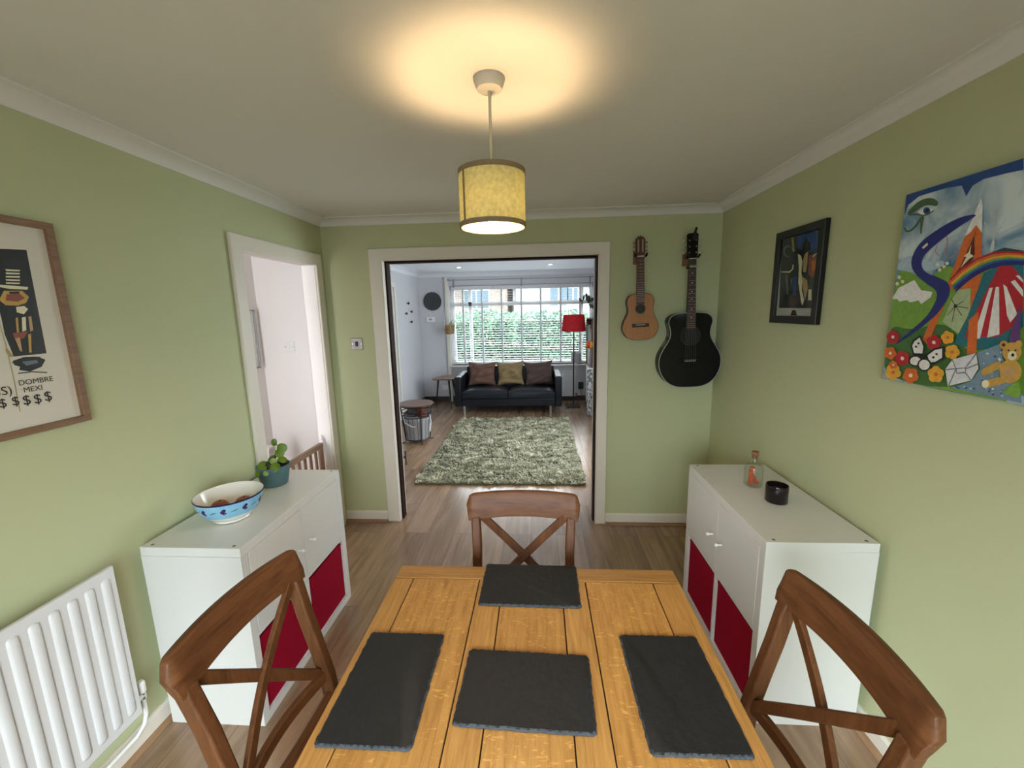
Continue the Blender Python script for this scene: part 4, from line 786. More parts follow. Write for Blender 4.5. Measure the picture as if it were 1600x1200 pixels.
seg = [0, 0, 0, 0, 0, 1, 1, 1, 2, 2, 0, 0, 0, 0, 0, 0]
bb = B(); bb.shell(prof, 64, segs=seg); bb.add([(0, 0, 0.004)] , [])
bb.build('china_body', [BW, BLU, NAVY], t, smooth=60)
def on_bowl(th_, z, off=0.0006):
    for (r0, z0), (r1, z1) in zip(prof[4:9], prof[5:10]):
        if z0 <= z <= z1: r = r0+(r1-r0)*(z-z0)/(z1-z0); break
    r += off; return (r*math.cos(th_), r*math.sin(th_), z)
hb = B(); lb = B(); db = B()
for k in range(10):
    a0 = k*2*PI/10+0.15
    heart = [(0, -1.0), (0.5, -0.55), (0.95, 0.0), (0.9, 0.5), (0.55, 0.75), (0.2, 0.6), (0, 0.25), (-0.2, 0.6), (-0.55, 0.75), (-0.9, 0.5), (-0.95, 0.0), (-0.5, -0.55)]
    hb.add([on_bowl(a0+y_*0.105, 0.076+x_*0.0150) for x_, y_ in heart], [tuple(range(12))])
    lf = [(-1, 0), (-0.4, 0.35), (0.3, 0.4), (1, 0.1), (0.3, -0.25), (-0.4, -0.2)]
    lb.add([on_bowl(a0+0.31+x_*0.13, 0.074+y_*0.008+x_*0.004) for x_, y_ in lf], [tuple(range(6))])
    for j in range(6):
        a1 = a0+j*2*PI/60; db.add([on_bowl(a1+dx*0.010, 0.100+dz*0.0016, 0.0009) for dx, dz in ((-1, 0), (0, -1), (1, 0), (0, 1))], [(0, 1, 2, 3)])
hb.add(lb.v, lb.f, 1); hb.add(db.v, db.f, 2); hb.build('painted_pattern', [PURP, LEAFG, BW], t, smooth=0, clean=False)
FR = mix2('russet_fruit_skin', (0.20, 0.035, 0.015), (0.36, 0.11, 0.04), 9, 0.35, 0.35, 0.65)
for (dx, dy), lab in (((-0.030, -0.022), 'russet red fruit in the bowl, the left one'), ((0.045, 0.018), 'russet red fruit in the bowl, the right one')):
    f = thing('fruit', lab, 'fruit', (-1.300+dx, 1.560+dy, ZK+0.020), 0.4, 'fruit in the painted bowl')
    pf = [(0.0, 0.004), (0.018, 0.0), (0.031, 0.010), (0.036, 0.028), (0.033, 0.047), (0.022, 0.060), (0.010, 0.062), (0.0, 0.056)]
    B().lathe(pf, 24).build('flesh', FR, f, smooth=80); B().tube([(0, 0, 0.055), (0.002, 0, 0.064), (0.006, 0, 0.070)], 0.0013, 6).build('stem', plain('fruit_stem', (0.06, 0.035, 0.015), 0.8), f)

t = thing('potted_plant', 'small round-leaved green plant in a teal pot on the left white cabinet', 'plant', (-1.338, 1.908, ZK))
TEAL = mix2('teal_grey_glaze', (0.045, 0.105, 0.120), (0.085, 0.165, 0.175), 10, 0.4, 0.35, 0.65, bump=0.05)
B().shell([(0.0, 0.0), (0.056, 0.0), (0.060, 0.004), (0.070, 0.055), (0.0775, 0.098), (0.077, 0.102), (0.073, 0.101), (0.068, 0.080), (0.0, 0.078)], 40).build('pot', TEAL, t, smooth=50)
B().lathe([(0.0685, 0.079), (0.068, 0.086), (0.04, 0.090), (0.0, 0.091)], 24).build('soil', plain('dark_soil', (0.018, 0.013, 0.009), 0.95, var=0.4, scale=120, bump=0.8), t)
LG = mix2('plant_leaf', (0.060, 0.125, 0.008), (0.165, 0.25, 0.02), 22, 0.3, 0.35, 0.65); LPALE = mix2('pale_leaf_underside', (0.22, 0.30, 0.08), (0.33, 0.40, 0.14), 22, 0.4)
def leaf_disc(b, c, nrm, up, r, m=0, asp=1.0):
    n_ = Vector(nrm).normalized(); u = Vector(up); u = (u-n_*u.dot(n_)).normalized(); w = u.cross(n_); c = Vector(c)
    top_ = []; bot = []
    for k in range(18):
        a = 2*PI*k/18; rr = r*(1-0.10*math.cos(a)**8)
        p = c+u*math.cos(a)*rr+w*math.sin(a)*rr*asp - n_*(0.10*r*(math.sin(a)**2)); top_.append(p+n_*0.0012); bot.append(p-n_*0.0006)
    o = len(b.v); b.v += [tuple(p) for p in top_+bot]+[tuple(c+n_*0.003), tuple(c+n_*0.001)]
    for k in range(18):
        j = (k+1) % 18; b.f += [(o+k, o+j, o+36), (o+18+j, o+18+k, o+37), (o+k, o+18+k, o+18+j, o+j)]; b.m += [m]*3
    return b
def pleaf(c, nrm, up, r, root, mat, asp=1.0, base=(0, 0, 0.09)):
    l = leaf_disc(B(), c, nrm, up, r, 0, asp).build('leaf', mat, root, smooth=70)
    b_ = Vector(base); c_ = Vector(c); mid = (b_+c_)/2+Vector((0, 0, 0.012))
    B().tube([b_, mid, c_-Vector(nrm).normalized()*0.001], 0.0012, 6).build('petiole', LPALE, l)
pleaf((0.062, -0.006, 0.190), (0.25, -0.95, 0.15), (0.3, 0, 1), 0.026, t, LG, 0.95, (0.022, 0, 0.150))
pleaf((0.050, -0.012, 0.165), (0.15, -0.95, 0.2), (-0.2, 0, 1), 0.024, t, LG, 1.0, (0.022, 0, 0.148))
pleaf((0.022, 0.0, 0.218), (0.97, -0.15, 0.1), (0, 0, 1), 0.020, t, LG, 0.9, (0.02, 0, 0.168))
pleaf((0.033, 0.0, 0.204), (0.7, 0.6, 0.3), (0.3, 0.2, 1), 0.011, t, LG, 0.6, (0.02, 0, 0.165))
for c, nr, up, r, mt in (((-0.030, -0.040, 0.112), (-0.1, -0.75, 0.65), (1, 0, 0.2), 0.024, LG), ((-0.006, 0.01, 0.128), (0.0, -0.6, 0.8), (1, 0.2, 0), 0.022, LG), ((0.016, -0.015, 0.124), (0.25, -0.8, 0.5), (0.5, 0, 1), 0.017, LPALE), ((0.046, -0.052, 0.106), (0.3, -0.8, 0.5), (1, 0, 0), 0.024, LG), ((0.014, -0.078, 0.085), (0.1, -0.95, 0.1), (0.2, 0, 1), 0.013, LPALE), ((-0.028, -0.078, 0.082), (-0.2, -0.9, 0.3), (1, 0, 0), 0.016, LG), ((0.040, 0.02, 0.120), (0.5, -0.3, 0.8), (0, 1, 0), 0.022, LG), ((-0.045, 0.02, 0.108), (-0.5, 0.0, 0.8), (0, 1, 0), 0.020, LG), ((-0.01, -0.06, 0.100), (0.0, -0.8, 0.6), (1, 0, 0), 0.018, LG)):
    pleaf(c, nr, up, r, t, mt)
B().tube([(0.008, 0, 0.088), (0.013, 0, 0.118), (0.018, -0.002, 0.142), (0.022, 0, 0.166)], [0.0045, 0.005, 0.0045, 0.004], 8).build('stem', plain('dark_plant_stem', (0.02, 0.008, 0.012), 0.8, bump=0.6, bscale=300), t)

# ------------------------------------------------------------------ on the right cabinet
t = thing('glass_bottle', 'small clear glass bottle with a cork stopper on the right white cabinet', 'bottle', (1.008, 1.930, ZK), 0)
CG = glass_pane('clear_bottle_glass')
B().shell([(0.0, 0.0), (0.036, 0.0), (0.040, 0.004), (0.0405, 0.085), (0.036, 0.098), (0.022, 0.108), (0.0155, 0.116), (0.0145, 0.142), (0.0165, 0.145), (0.0165, 0.150), (0.0125, 0.150), (0.0120, 0.116), (0.019, 0.106), (0.033, 0.096), (0.0375, 0.084), (0.0375, 0.008), (0.0, 0.006)], 40).build('glass_body', CG, t, smooth=50)
B().lathe([(0.0, 0.132), (0.0112, 0.132), (0.0118, 0.151), (0.0150, 0.152), (0.0145, 0.166), (0.0, 0.167)], 20).build('cork', mix2('cork', (0.20, 0.075, 0.035), (0.34, 0.16, 0.08), 60, 0.85), t, smooth=40)
t = thing('paper_scroll', 'rolled orange-red paper tied inside the corked glass bottle', 'paper', (1.008, 1.930, ZK+0.0066))
OR = mix2('orange_red_paper', (0.42, 0.045, 0.015), (0.58, 0.13, 0.035), 30, 0.7)
B().tube([(-0.012, 0, 0), (-0.010, 0, 0.040), (-0.007, 0, 0.082)], [0.011, 0.011, 0.010], 14).build('roll', OR, t)
b = B(); b.add([(0.004, -0.004, 0.0), (0.030, -0.004, 0.0), (0.012, -0.004, 0.026), (0.004, -0.004, 0.040), (0.004, 0.004, 0.0), (0.030, 0.004, 0.0), (0.012, 0.004, 0.026), (0.004, 0.004, 0.040)], [(3, 2, 1, 0), (4, 5, 6, 7), (0, 1, 5, 4), (1, 2, 6, 5), (2, 3, 7, 6), (3, 0, 4, 7)]); b.build('loose_end', OR, t)
B().tube([(0.0115*math.cos(k*PI/8)-0.009, 0.0115*math.sin(k*PI/8), 0.066) for k in range(16)], 0.0012, 6, closed=True, cap=False).build('tie', RED, t)
t = thing('candle', 'short candle in a dark round glass holder on the right white cabinet', 'candle', (1.022, 1.760, ZK))
B().shell([(0.0, 0.0), (0.041, 0.0), (0.0435, 0.003), (0.0435, 0.072), (0.0425, 0.075), (0.0395, 0.074), (0.0395, 0.010), (0.0, 0.009)], 40).build('holder', plain('dark_plum_glass', (0.010, 0.006, 0.007), 0.14, var=0.2), t, smooth=50)
B().lathe([(0.0, 0.0095), (0.0390, 0.0095), (0.0390, 0.052), (0.020, 0.0535), (0.0, 0.053)], 32).build('wax', plain('dark_wax', (0.030, 0.010, 0.010), 0.35), t, smooth=40)
B().tube([(0, 0, 0.052), (0.001, 0, 0.062)], 0.001, 6).build('wick', BLACKP, t)

# ------------------------------------------------------------------ pendant lamp
LX, LYP = -0.135, 1.320
t = thing('pendant_lamp', 'lit drum pendant lamp with yellow fabric shade hanging over the dining table', 'lamp', (LX, LYP, 1.855))
hz = H-1.855
B().lathe([(0.0, hz-0.034), (0.026, hz-0.034), (0.036, hz-0.030), (0.0455, hz-0.006), (0.0455, hz), (0.0, hz)], 36).build('ceiling_rose', plain('aged_white_plastic', (0.62, 0.59, 0.52), 0.35), t, smooth=40)
B().tube([(0, 0, hz-0.033), (0, 0, 0.13)], 0.0042, 10).build('cord', plain('cream_flex', (0.66, 0.60, 0.48), 0.5), t)
SH = shade_fabric('yellow_linen', (0.90, 0.87, 0.55), 0.60, 90)
B().shell([(0.0985, 0.012), (0.0985, 0.150), (0.0965, 0.150), (0.0965, 0.012), (0.0985, 0.012)], 64).build('lamp_shade', SH, t, smooth=60)
TRM = shade_fabric('taupe_trim_tape', (0.30, 0.24, 0.15), 0.12, 200)
for z0, z1 in ((0.0, 0.0135), (0.1485, 0.162)): B().shell([(0.0998, z0), (0.0998, z1), (0.0955, z1), (0.0955, z0), (0.0998, z0)], 64).build('trim_band', TRM, t, smooth=50)
b = B(); a0 = -2.40
for k in range(3):
    pass
b.add([(0.1002*math.cos(a0+d), 0.1002*math.sin(a0+d), z) for d in (-0.05, 0, 0.05) for z in (0.010, 0.152)], [(0, 2, 3, 1), (2, 4, 5, 3)]); b.build('seam_tape', TRM, t, smooth=0)
b = B(); b.tube([(0.0955*math.cos(k*PI/16), 0.0955*math.sin(k*PI/16), 0.150) for k in range(32)], 0.0015, 6, closed=True, cap=False)
for k in range(3): b.tube([(0.016*math.cos(k*2.094), 0.016*math.sin(k*2.094), 0.118), (0.0955*math.cos(k*2.094), 0.0955*math.sin(k*2.094), 0.150)], 0.0015, 6)
b.build('shade_carrier', CHROME, t)
B().lathe([(0.010, 0.140), (0.016, 0.138), (0.0165, 0.108), (0.0, 0.106)], 20).build('lamp_holder', WHITEM, t, smooth=40)
B().lathe([(0.012, 0.108), (0.014, 0.082), (0.026, 0.062), (0.029, 0.046), (0.025, 0.030), (0.014, 0.019), (0.0, 0.016)], 24).build('bulb', emit('warm_bulb', (1.0, 0.65, 0.33), 380), t, smooth=80)

# ------------------------------------------------------------------ wall fittings of the dining room
def switch(name, label, loc, rz, plate_m, rocker_m, s=0.086):
    t = thing(name, label, 'light switch', loc, rz)          # front = local -y
    B().box(-s/2, s/2, -0.009, 0, -s/2, s/2).build('plate', plate_m, t, bevel=0.003)
    B().box(-0.011, 0.011, -0.013, -0.008, -0.018, 0.018).build('rocker', rocker_m, t, bevel=0.002)
    for k in (-1, 1): B().cyl((k*s*0.37, -0.0085, 0), (k*s*0.37, -0.0105, 0), 0.004, n=12).build('screw', CHROME, t)
    return t
switch('light_switch', 'chrome light switch with a black rocker on the green wall left of the double doorway', (-1.327, D, 1.393), 0, plain('brushed_steel_plate', (0.26, 0.26, 0.25), 0.35, 0.9), BLACKP)
switch('light_switch', 'white light switch on the pale hall wall seen through the left doorway', (-2.103, 3.4, 1.347), 0, WHITEM, WHITEM)

t = thing('radiator', 'white ridged panel radiator low on the left wall behind the left chair', 'radiator', (XL, 0.46, 0.205))
RW = plain('radiator_enamel', (0.66, 0.655, 0.66), 0.35, var=0.02)
L_ = 1.188-0.46; Hh = 0.585; xp = 0.090
B().box(xp-0.016, xp-0.002, 0, L_, 0, Hh).build('panel', RW, t, bevel=0.003)
pitch_ = 0.0495; yk = 1.160-0.46; k = 0
while yk-k*pitch_ > 0.03:
    yc = yk-k*pitch_-0.006; rings = []
    for z, s in ((0.030, 0.2), (0.036, 0.7), (0.046, 1), (Hh-0.046, 1), (Hh-0.036, 0.7), (Hh-0.030, 0.2)):
        rings.append([(xp-0.004, yc-0.015*min(1, s+0.25), z)]+[(xp-0.003+0.009*s*math.sin(q*PI/6), yc-0.015*min(1, s+0.25)*math.cos(q*PI/6), z) for q in range(1, 6)]+[(xp-0.004, yc+0.015*min(1, s+0.25), z)])
    B().loft(rings).build('flute', RW, t, smooth=60); k += 1
for yy in (0.10, L_-0.10): B().box(0.001, xp-0.016, yy-0.015, yy+0.015, 0.06, Hh-0.05).build('bracket', RW, t)
b = B(); b.cyl((xp-0.03, L_, 0.040), (xp-0.03, L_+0.035, 0.040), 0.012, n=16); b.cyl((xp-0.03, L_+0.032, 0.025), (xp-0.03, L_+0.032, 0.050), 0.012, n=16); vb = b.build('valve', CHROME, t)
B().lathe([(0.010, 0.048), (0.014, 0.054), (0.014, 0.088), (0.010, 0.096), (0.0, 0.097)], 18, (xp-0.03, L_+0.032, 0)).build('valve_cap', WHITEM, vb, smooth=50)
B().tube([(xp-0.03, L_+0.032, 0.028), (xp-0.03, L_+0.032, -0.04), (xp-0.032, L_+0.022, -0.075), (xp-0.036, L_-0.01, -0.098), (xp-0.042, L_-0.10, -0.104), (xp-0.042, 0.1, -0.104), (xp-0.042, 0.02, -0.204)], 0.0075, 10).build('pipe', WHITEM, t, smooth=80)

PAL = {'deepblue': (0.012, 0.055, 0.22), 'cloud': (0.40, 0.52, 0.60), 'darkhill': (0.02, 0.06, 0.07), 'green': (0.17, 0.33, 0.04), 'darkgreen': (0.05, 0.14, 0.03), 'pale': (0.38, 0.45, 0.25), 'black': (0.008, 0.008, 0.008), 'brow': (0.06, 0.12, 0.05), 'white': (0.74, 0.73, 0.70), 'tree': (0.50, 0.55, 0.54), 'pink': (0.42, 0.25, 0.30), 'orange': (0.62, 0.13, 0.015), 'maroon': (0.10, 0.012, 0.008), 'cream': (0.72, 0.66, 0.45), 'teal': (0.01, 0.13, 0.17), 'red': (0.42, 0.008, 0.02), 'yellow': (0.72, 0.36, 0.03), 'blue': (0.02, 0.10, 0.35), 'navy': (0.010, 0.018, 0.16), 'stone': (0.16, 0.25, 0.33), 'envelope': (0.62, 0.63, 0.66), 'slate': (0.13, 0.15, 0.17), 'purple': (0.10, 0.03, 0.16), 'ochre': (0.52, 0.30, 0.06), 'tan': (0.48, 0.30, 0.14), 'ink': (0.012, 0.012, 0.013), 'rust': (0.24, 0.06, 0.03), 'gold': (0.36, 0.26, 0.09), 'night': (0.012, 0.014, 0.020)}
PAINTM = paint_mat('artist_paint', 0.5, 45, 0.32); PRINTM = paint_mat('printed_ink', 0.4, 60, 0.15)
def layers(name, arts, fn, parent, mat, step=0.00004, soft=()):
    b = B(); cols = []
    def chaikin(p):
        for _ in range(2): p = [q for a, c in zip(p, p[1:]+p[:1]) for q in ((a[0]*.75+c[0]*.25, a[1]*.75+c[1]*.25), (a[0]*.25+c[0]*.75, a[1]*.25+c[1]*.75))]
        return p
    for i, (c, p) in enumerate(arts):
        if soft and c in soft: p = chaikin(p)
        n_ = len(b.f); b.add([fn(x, y, (i+1)*step) for x, y in p], [tuple(range(len(p)))]); cols += [PAL[c]]*(len(b.f)-n_)
    return b.build(name, mat, parent, smooth=0, clean=False, cols=cols)
def text_mesh(s, size, name, parent, mat, M4):
    cu = bpy.data.curves.new('lettering', 'FONT'); cu.body = s; cu.size = size; cu.align_x = 'LEFT'
    o = bpy.data.objects.new('lettering', cu); COL.objects.link(o)
    me = bpy.data.meshes.new_from_object(o.evaluated_get(bpy.context.evaluated_depsgraph_get())); bpy.data.objects.remove(o)
    me.transform(M4); me.materials.clear(); me.materials.append(mat); me.name = name
    q = bpy.data.objects.new(name, me); COL.objects.link(q); q.parent = parent; return q
# canvas on the right wall: local a runs towards the viewer (-y), z up, paint faces -x
t = thing('canvas_painting', 'bright unframed canvas with rainbow, blue bird-like curve and teddy bear on the right wall', 'painting', (XR, 1.506, 1.350))
SKYP = mix2('painted_sky', (0.05, 0.17, 0.31), (0.58, 0.66, 0.68), 8.0, 0.55, 0.34, 0.62, detail=7, dist=0.8)
B().box(-0.035, -0.001, -0.90, 0, 0, 0.60).build('stretched_canvas', SKYP, t, bevel=0.003)
layers('painted_design', ART, lambda a, b_, o: (-0.0352-o, -a, b_), t, PAINTM, soft=('navy', 'ochre', 'green', 'darkgreen', 'brow', 'pink', 'tree', 'cloud', 'orange2'))

def frame(b, fn, a0, a1, z0, z1, w, d):
    # mitred frame bars; fn(a, depth, z)
    for (p, q, r, s) in (((a0, z0), (a1, z0), (a1-w, z0+w), (a0+w, z0+w)), ((a1, z0), (a1, z1), (a1-w, z1-w), (a1-w, z0+w)), ((a1, z1), (a0, z1), (a0+w, z1-w), (a1-w, z1-w)), ((a0, z1), (a0, z0), (a0+w, z0+w), (a0+w, z1-w))):
        v = [fn(a, dd, z) for dd in (0.001, d) for a, z in (p, q, r, s)]
        b.add(v, [(0, 1, 2, 3), (7, 6, 5, 4), (0, 4, 5, 1), (1, 5, 6, 2), (2, 6, 7, 3), (3, 7, 4, 0)])
    return b
t = thing('framed_poster', 'small dark poster in a black frame on the right wall beside the canvas', 'picture', (XR, 2.274, 1.520))
fnr = lambda a, d_, z: (-d_, -a, z)
PW, PH = 0.366, 0.443
frame(B(), fnr, 0, PW, 0, PH, 0.036, 0.024).build('frame', plain('black_frame_wood', (0.008, 0.008, 0.009), 0.35), t, bevel=0.002)
B().box(-0.010, -0.002, -PW+0.02, -0.02, 0.02, PH-0.02).build('mount', plain('grey_white_card', (0.50, 0.49, 0.46), 0.7), t, smooth=0)
layers('poster_print', POSTER, lambda a, b_, o: (-0.0102-o, -a, b_), t, PRINTM)
B().box(-0.0165, -0.0155, -PW+0.034, -0.034, 0.034, PH-0.034).build('glazing', GLASS, t, smooth=0)

t = thing('framed_print', 'large print with dark figures and dollar signs in a pale wooden frame', 'picture', (XL, 1.266, 1.275))
fnl = lambda a, d_, z: (d_, -a, z)
PW, PH = 0.66, 0.627
frame(B(), fnl, 0, PW, 0, PH, 0.020, 0.026).build('frame', wood('pale_brown_frame_wood', (0.16, 0.085, 0.045), (0.27, 0.155, 0.09), 'y', 0.5), t, bevel=0.0015)
B().box(0.002, 0.012, -PW+0.01, -0.01, 0.01, PH-0.01).build('paper', plain('print_paper', (0.66, 0.61, 0.52), 0.8, var=0.02), t, smooth=0)
layers('printed_figure', PRINT, lambda a, b_, o: (0.0122+o, -a, b_), t, PRINTM)
INK = plain('ink_lettering', (0.02, 0.02, 0.02), 0.7)
def wtext(s, size, a, b_, shear=0.0): 
    MM = Matrix(((0, 0, 1, 0.0140), (1, shear, 0, -a), (0, 1, 0, b_), (0, 0, 0, 1))); text_mesh(s, size, 'lettering', t, INK, MM)
wtext('DOMBRE', 0.022, 0.166, 0.146); wtext('MEXI', 0.022, 0.158, 0.124); wtext('$', 0.040, 0.166, 0.088); wtext('$', 0.040, 0.139, 0.086); wtext('$', 0.042, 0.112, 0.088)
wtext('GS)', 0.034, 0.234, 0.126); wtext('$ $ $', 0.036, 0.250, 0.092)

# guitars hang on wooden hooks on the far wall; local origin on the wall, z up, front = -y
def outline(ws, n=10):
    pts = []
    K = len(ws)
    def cr(p0, p1, p2, p3, f): return 0.5*((2*p1)+(-p0+p2)*f+(2*p0-5*p1+4*p2-p3)*f*f+(-p0+3*p1-3*p2+p3)*f**3)
    for i in range(K-1):
        p = [ws[max(i-1, 0)], ws[i], ws[i+1], ws[min(i+2, K-1)]]
        for j in range(n): f = j/n; pts.append((max(0, cr(*[q[0] for q in p], f)), cr(*[q[1] for q in p], f)))
    pts.append(ws[-1]); return pts
def guitar(name, label, X, Z, tilt, ws, depth, topm, sidem, bindm, spec_):
    t = thing(name, label, 'guitar', (X, D, Z)); t.rotation_euler = (0, tilt, 0)
    half = outline(ws); poly = [(w, z) for w, z in half] + [(-w, z) for w, z in half[::-1] if w > 1e-4]
    y0 = -spec_['gap']; y1 = y0-depth
    fn = lambda a, b_, tt: (a, tt, b_)
    cen = sum(z for w, z in half)/len(half)
    b = B(); rings = []
    for yy, ins in ((y0, 0.004), (y0-0.004, 0.0), (y1+0.004, 0.0), (y1+0.001, 0.001)):
        rings.append([(a*(1-ins*6), yy, cen+(b_-cen)*(1-ins*5)) for a, b_ in poly])
    b.loft(rings); b.build('body', sidem, t, smooth=40)
    B().prism([(a*0.985, cen+(b_-cen)*0.99) for a, b_ in poly], y1+0.0005, y1-0.0015, fn).build('soundboard', topm, t, smooth=20)
    r_ = B(); n_ = len(poly); r_.tube([(a*0.992, y1, cen+(b_-cen)*0.995) for a, b_ in poly], spec_.get('bind', 0.0022), 6, closed=True, cap=False); r_.build('binding', bindm, t, smooth=80)
    S = spec_
    B().lathe([(0.0, 0.0), (S['hole'], 0.0), (S['hole'], 0.0012), (0.0, 0.0014)], 32, (0, y1-0.0016, S['holez']), ax='y').build('sound_hole', plain('sound_hole_dark', (0.006, 0.008, 0.010), 0.6), t)
    for rr in S['rings']: B().tube([(rr*math.cos(k*PI/20), y1-0.0018, S['holez']+rr*math.sin(k*PI/20)) for k in range(40)], S['rw'], 6, closed=True, cap=False).build('rosette', S['rosm'], t)
    B().box(-S['brw']/2, S['brw']/2, y1-0.009, y1-0.001, S['brz']-S['brh']/2, S['brz']+S['brh']/2).build('bridge', S['brm'], t, bevel=0.003)
    br = B().box(-S['brw']*0.27, S['brw']*0.27, y1-0.0115, y1-0.0085, S['brz']+S['brh']*0.10, S['brz']+S['brh']*0.10+0.004).build('saddle', plain('bone', (0.72, 0.68, 0.58) if not S.get('pins') else (0.10, 0.09, 0.08), 0.4), t)
    if S.get('pins'):
        pm = plain('ivory_pin', (0.75, 0.72, 0.65), 0.4)
        for k in range(6): B().sph(((k-2.5)*S['brw']*0.085, y1-0.0105, S['brz']-S['brh']*0.15), 0.0032, 8, 6).build('bridge_pin', pm, t)
    # neck and fretboard
    fz0, fz1, w0, w1 = S['fb']
    B().prism([(-w0/2, fz0), (w0/2, fz0), (w1/2, fz1), (-w1/2, fz1)], y1-0.0015, y1-0.0085, fn).build('fretboard', S['fbm'], t, bevel=0.0008)
    top_b = half[-1][1]
    B().prism([(-w0/2*0.96, top_b-0.01), (w0/2*0.96, top_b-0.01), (w1/2*0.96, fz1), (-w1/2*0.96, fz1)], y1-0.0015, y1+0.016, fn).build('neck', S['neckm'], t, bevel=0.006)
    b = B(); sc = (fz1-S['brz'])
    for k in range(1, S['nf']+1):
        z = S['brz']+sc*2**(-k/12)
        if z < fz0+0.004: break
        w = w1+(w0-w1)*(fz1-z)/(fz1-fz0); B().box(-w/2+0.001, w/2-0.001, y1-0.0094, y1-0.0084, z-0.0008, z+0.0008).build('fret', CHROME, t, smooth=0)
    if S.get('dots'):
        pm = plain('pearl_dot', (0.75, 0.72, 0.62), 0.3)
        for k in (3, 5, 7, 9, 12, 15):
            z = S['brz']+sc*(2**(-k/12)+2**(-(k-1)/12))/2
            B().cyl((0, y1-0.0084, z), (0, y1-0.0091, z), 0.0032, n=10).build('inlay_dot', pm, t)
    B().box(-w1/2, w1/2, y1-0.0105, y1-0.0015, fz1, fz1+0.005).build('nut', plain('nut_bone', (0.78, 0.74, 0.64), 0.4), t)
    hd = S['head']; hp = [(a, fz1+0.004+b_) for a, b_ in hd]
    B().prism(hp, y1+0.012, y1-0.001, fn).build('headstock', S['headm'], t, bevel=0.002)
    if S.get('slots'):
        pm = plain('slot_light', (0.30, 0.25, 0.20), 0.4)
        for s in (-1, 1): B().box(s*0.014-0.0045, s*0.014+0.0045, y1-0.0022, y1+0.004, fz1+0.030, fz1+0.110).build('string_slot', pm, t)
    for s in (-1, 1):
        for k in range(3):
            b = B(); b2 = B(); z = fz1+S['pz'][k]; xx = S['px']
            if S.get('slots'):
                b2.cyl((s*(xx), y1+0.006, z), (s*(xx+0.008), y1+0.006, z), 0.0025, n=8); b2.sph((s*(xx+0.012), y1+0.008, z), 0.007, 10, 8, sc=(0.7, 1, 1))
            else:
                b.cyl((s*xx*0.62, y1-0.001, z), (s*xx*0.62, y1-0.007, z), 0.0050, 0.0040, n=12); b2.cyl((s*xx, y1+0.010, z), (s*(xx+0.012), y1+0.010, z), 0.002, n=8); b2.sph((s*(xx+0.018), y1+0.010, z), 0.008, 10, 8, sc=(1, 0.5, 0.8))
            if b.v: b.build('string_post', CHROME, t)
            b2.build('tuning_peg', S['pegm'], t)
    pm = plain('steel_string', (0.20, 0.18, 0.15), 0.45, 0.6)
    for k in range(6):
        f = (k-2.5)/5; B().tube([(f*S['brw']*0.46, y1-0.0112, S['brz']+S['brh']*0.1), (f*w1*0.82, y1-0.0112, fz1+0.004)], 0.0005, 4).build('string', pm, t)
    return t
SPR = wood('spruce_top', (0.36, 0.155, 0.055), (0.46, 0.215, 0.085), 'z', 0.35, 1, 20); MAH = wood('mahogany_dark', (0.06, 0.018, 0.010), (0.12, 0.036, 0.020), 'z', 0.4)
GLB = plain('black_lacquer', (0.004, 0.004, 0.005), 0.12, var=0.0, spec=0.35); ROSE = wood('rosewood', (0.025, 0.010, 0.008), (0.055, 0.024, 0.016), 'z', 0.5); BIND = plain('cream_binding', (0.42, 0.42, 0.38), 0.4)
UK = [(0.0, 0.0), (0.052, 0.003), (0.092, 0.022), (0.116, 0.060), (0.119, 0.094), (0.107, 0.134), (0.090, 0.166), (0.082, 0.196), (0.084, 0.222), (0.089, 0.248), (0.084, 0.280), (0.062, 0.302), (0.024, 0.309), (0.0, 0.310)]
guitar('small_guitar', 'small light wood guitar with a slotted head hanging left of the black guitar', 0.693, 1.395, -0.030, UK, 0.065, SPR, MAH, MAH,
       dict(gap=0.012, hole=0.031, holez=0.210, rings=(0.034,), rw=0.0012, rosm=ROSE, brw=0.112, brh=0.022, brz=0.098, brm=ROSE, fb=(0.240, 0.548, 0.054, 0.046), fbm=MAH, neckm=MAH, nf=18, head=[(-0.022, 0), (0.022, 0), (0.031, 0.020), (0.033, 0.095), (0.029, 0.112), (0.014, 0.124), (0, 0.128), (-0.014, 0.124), (-0.029, 0.112), (-0.033, 0.095), (-0.031, 0.020)], headm=MAH, slots=True, pz=(0.038, 0.064, 0.090), px=0.031, pegm=plain('amber_peg', (0.30, 0.20, 0.12), 0.3)))
GT = [(0.0, 0.0), (0.085, 0.006), (0.150, 0.040), (0.192, 0.102), (0.205, 0.166), (0.197, 0.222), (0.170, 0.276), (0.142, 0.322), (0.130, 0.362), (0.134, 0.405), (0.143, 0.440), (0.136, 0.472), (0.105, 0.496), (0.050, 0.505), (0.0, 0.507)]
gp = guitar('acoustic_guitar', 'full-size black acoustic guitar hanging on the far wall near the right corner', 1.024, 1.068, -0.026, GT, 0.095, GLB, GLB, BIND,
       dict(gap=0.010, hole=0.049, holez=0.352, rings=(0.055, 0.064), rw=0.0009, rosm=plain('grey_rosette', (0.10, 0.10, 0.10), 0.4), brw=0.150, brh=0.026, brz=0.186, brm=GLB, pins=True, fb=(0.395, 0.848, 0.058, 0.046), fbm=ROSE, neckm=GLB, nf=20, dots=True, head=[(-0.024, 0), (0.024, 0), (0.033, 0.022), (0.036, 0.150), (0.024, 0.158), (-0.024, 0.158), (-0.036, 0.150), (-0.033, 0.022)], headm=GLB, pz=(0.040, 0.078, 0.116), px=0.034, pegm=CHROME, bind=0.0026))
t = thing('capo', 'silver spring capo clamped on the neck of the black guitar', 'capo', (1.008, D-0.115, 1.868), 0)
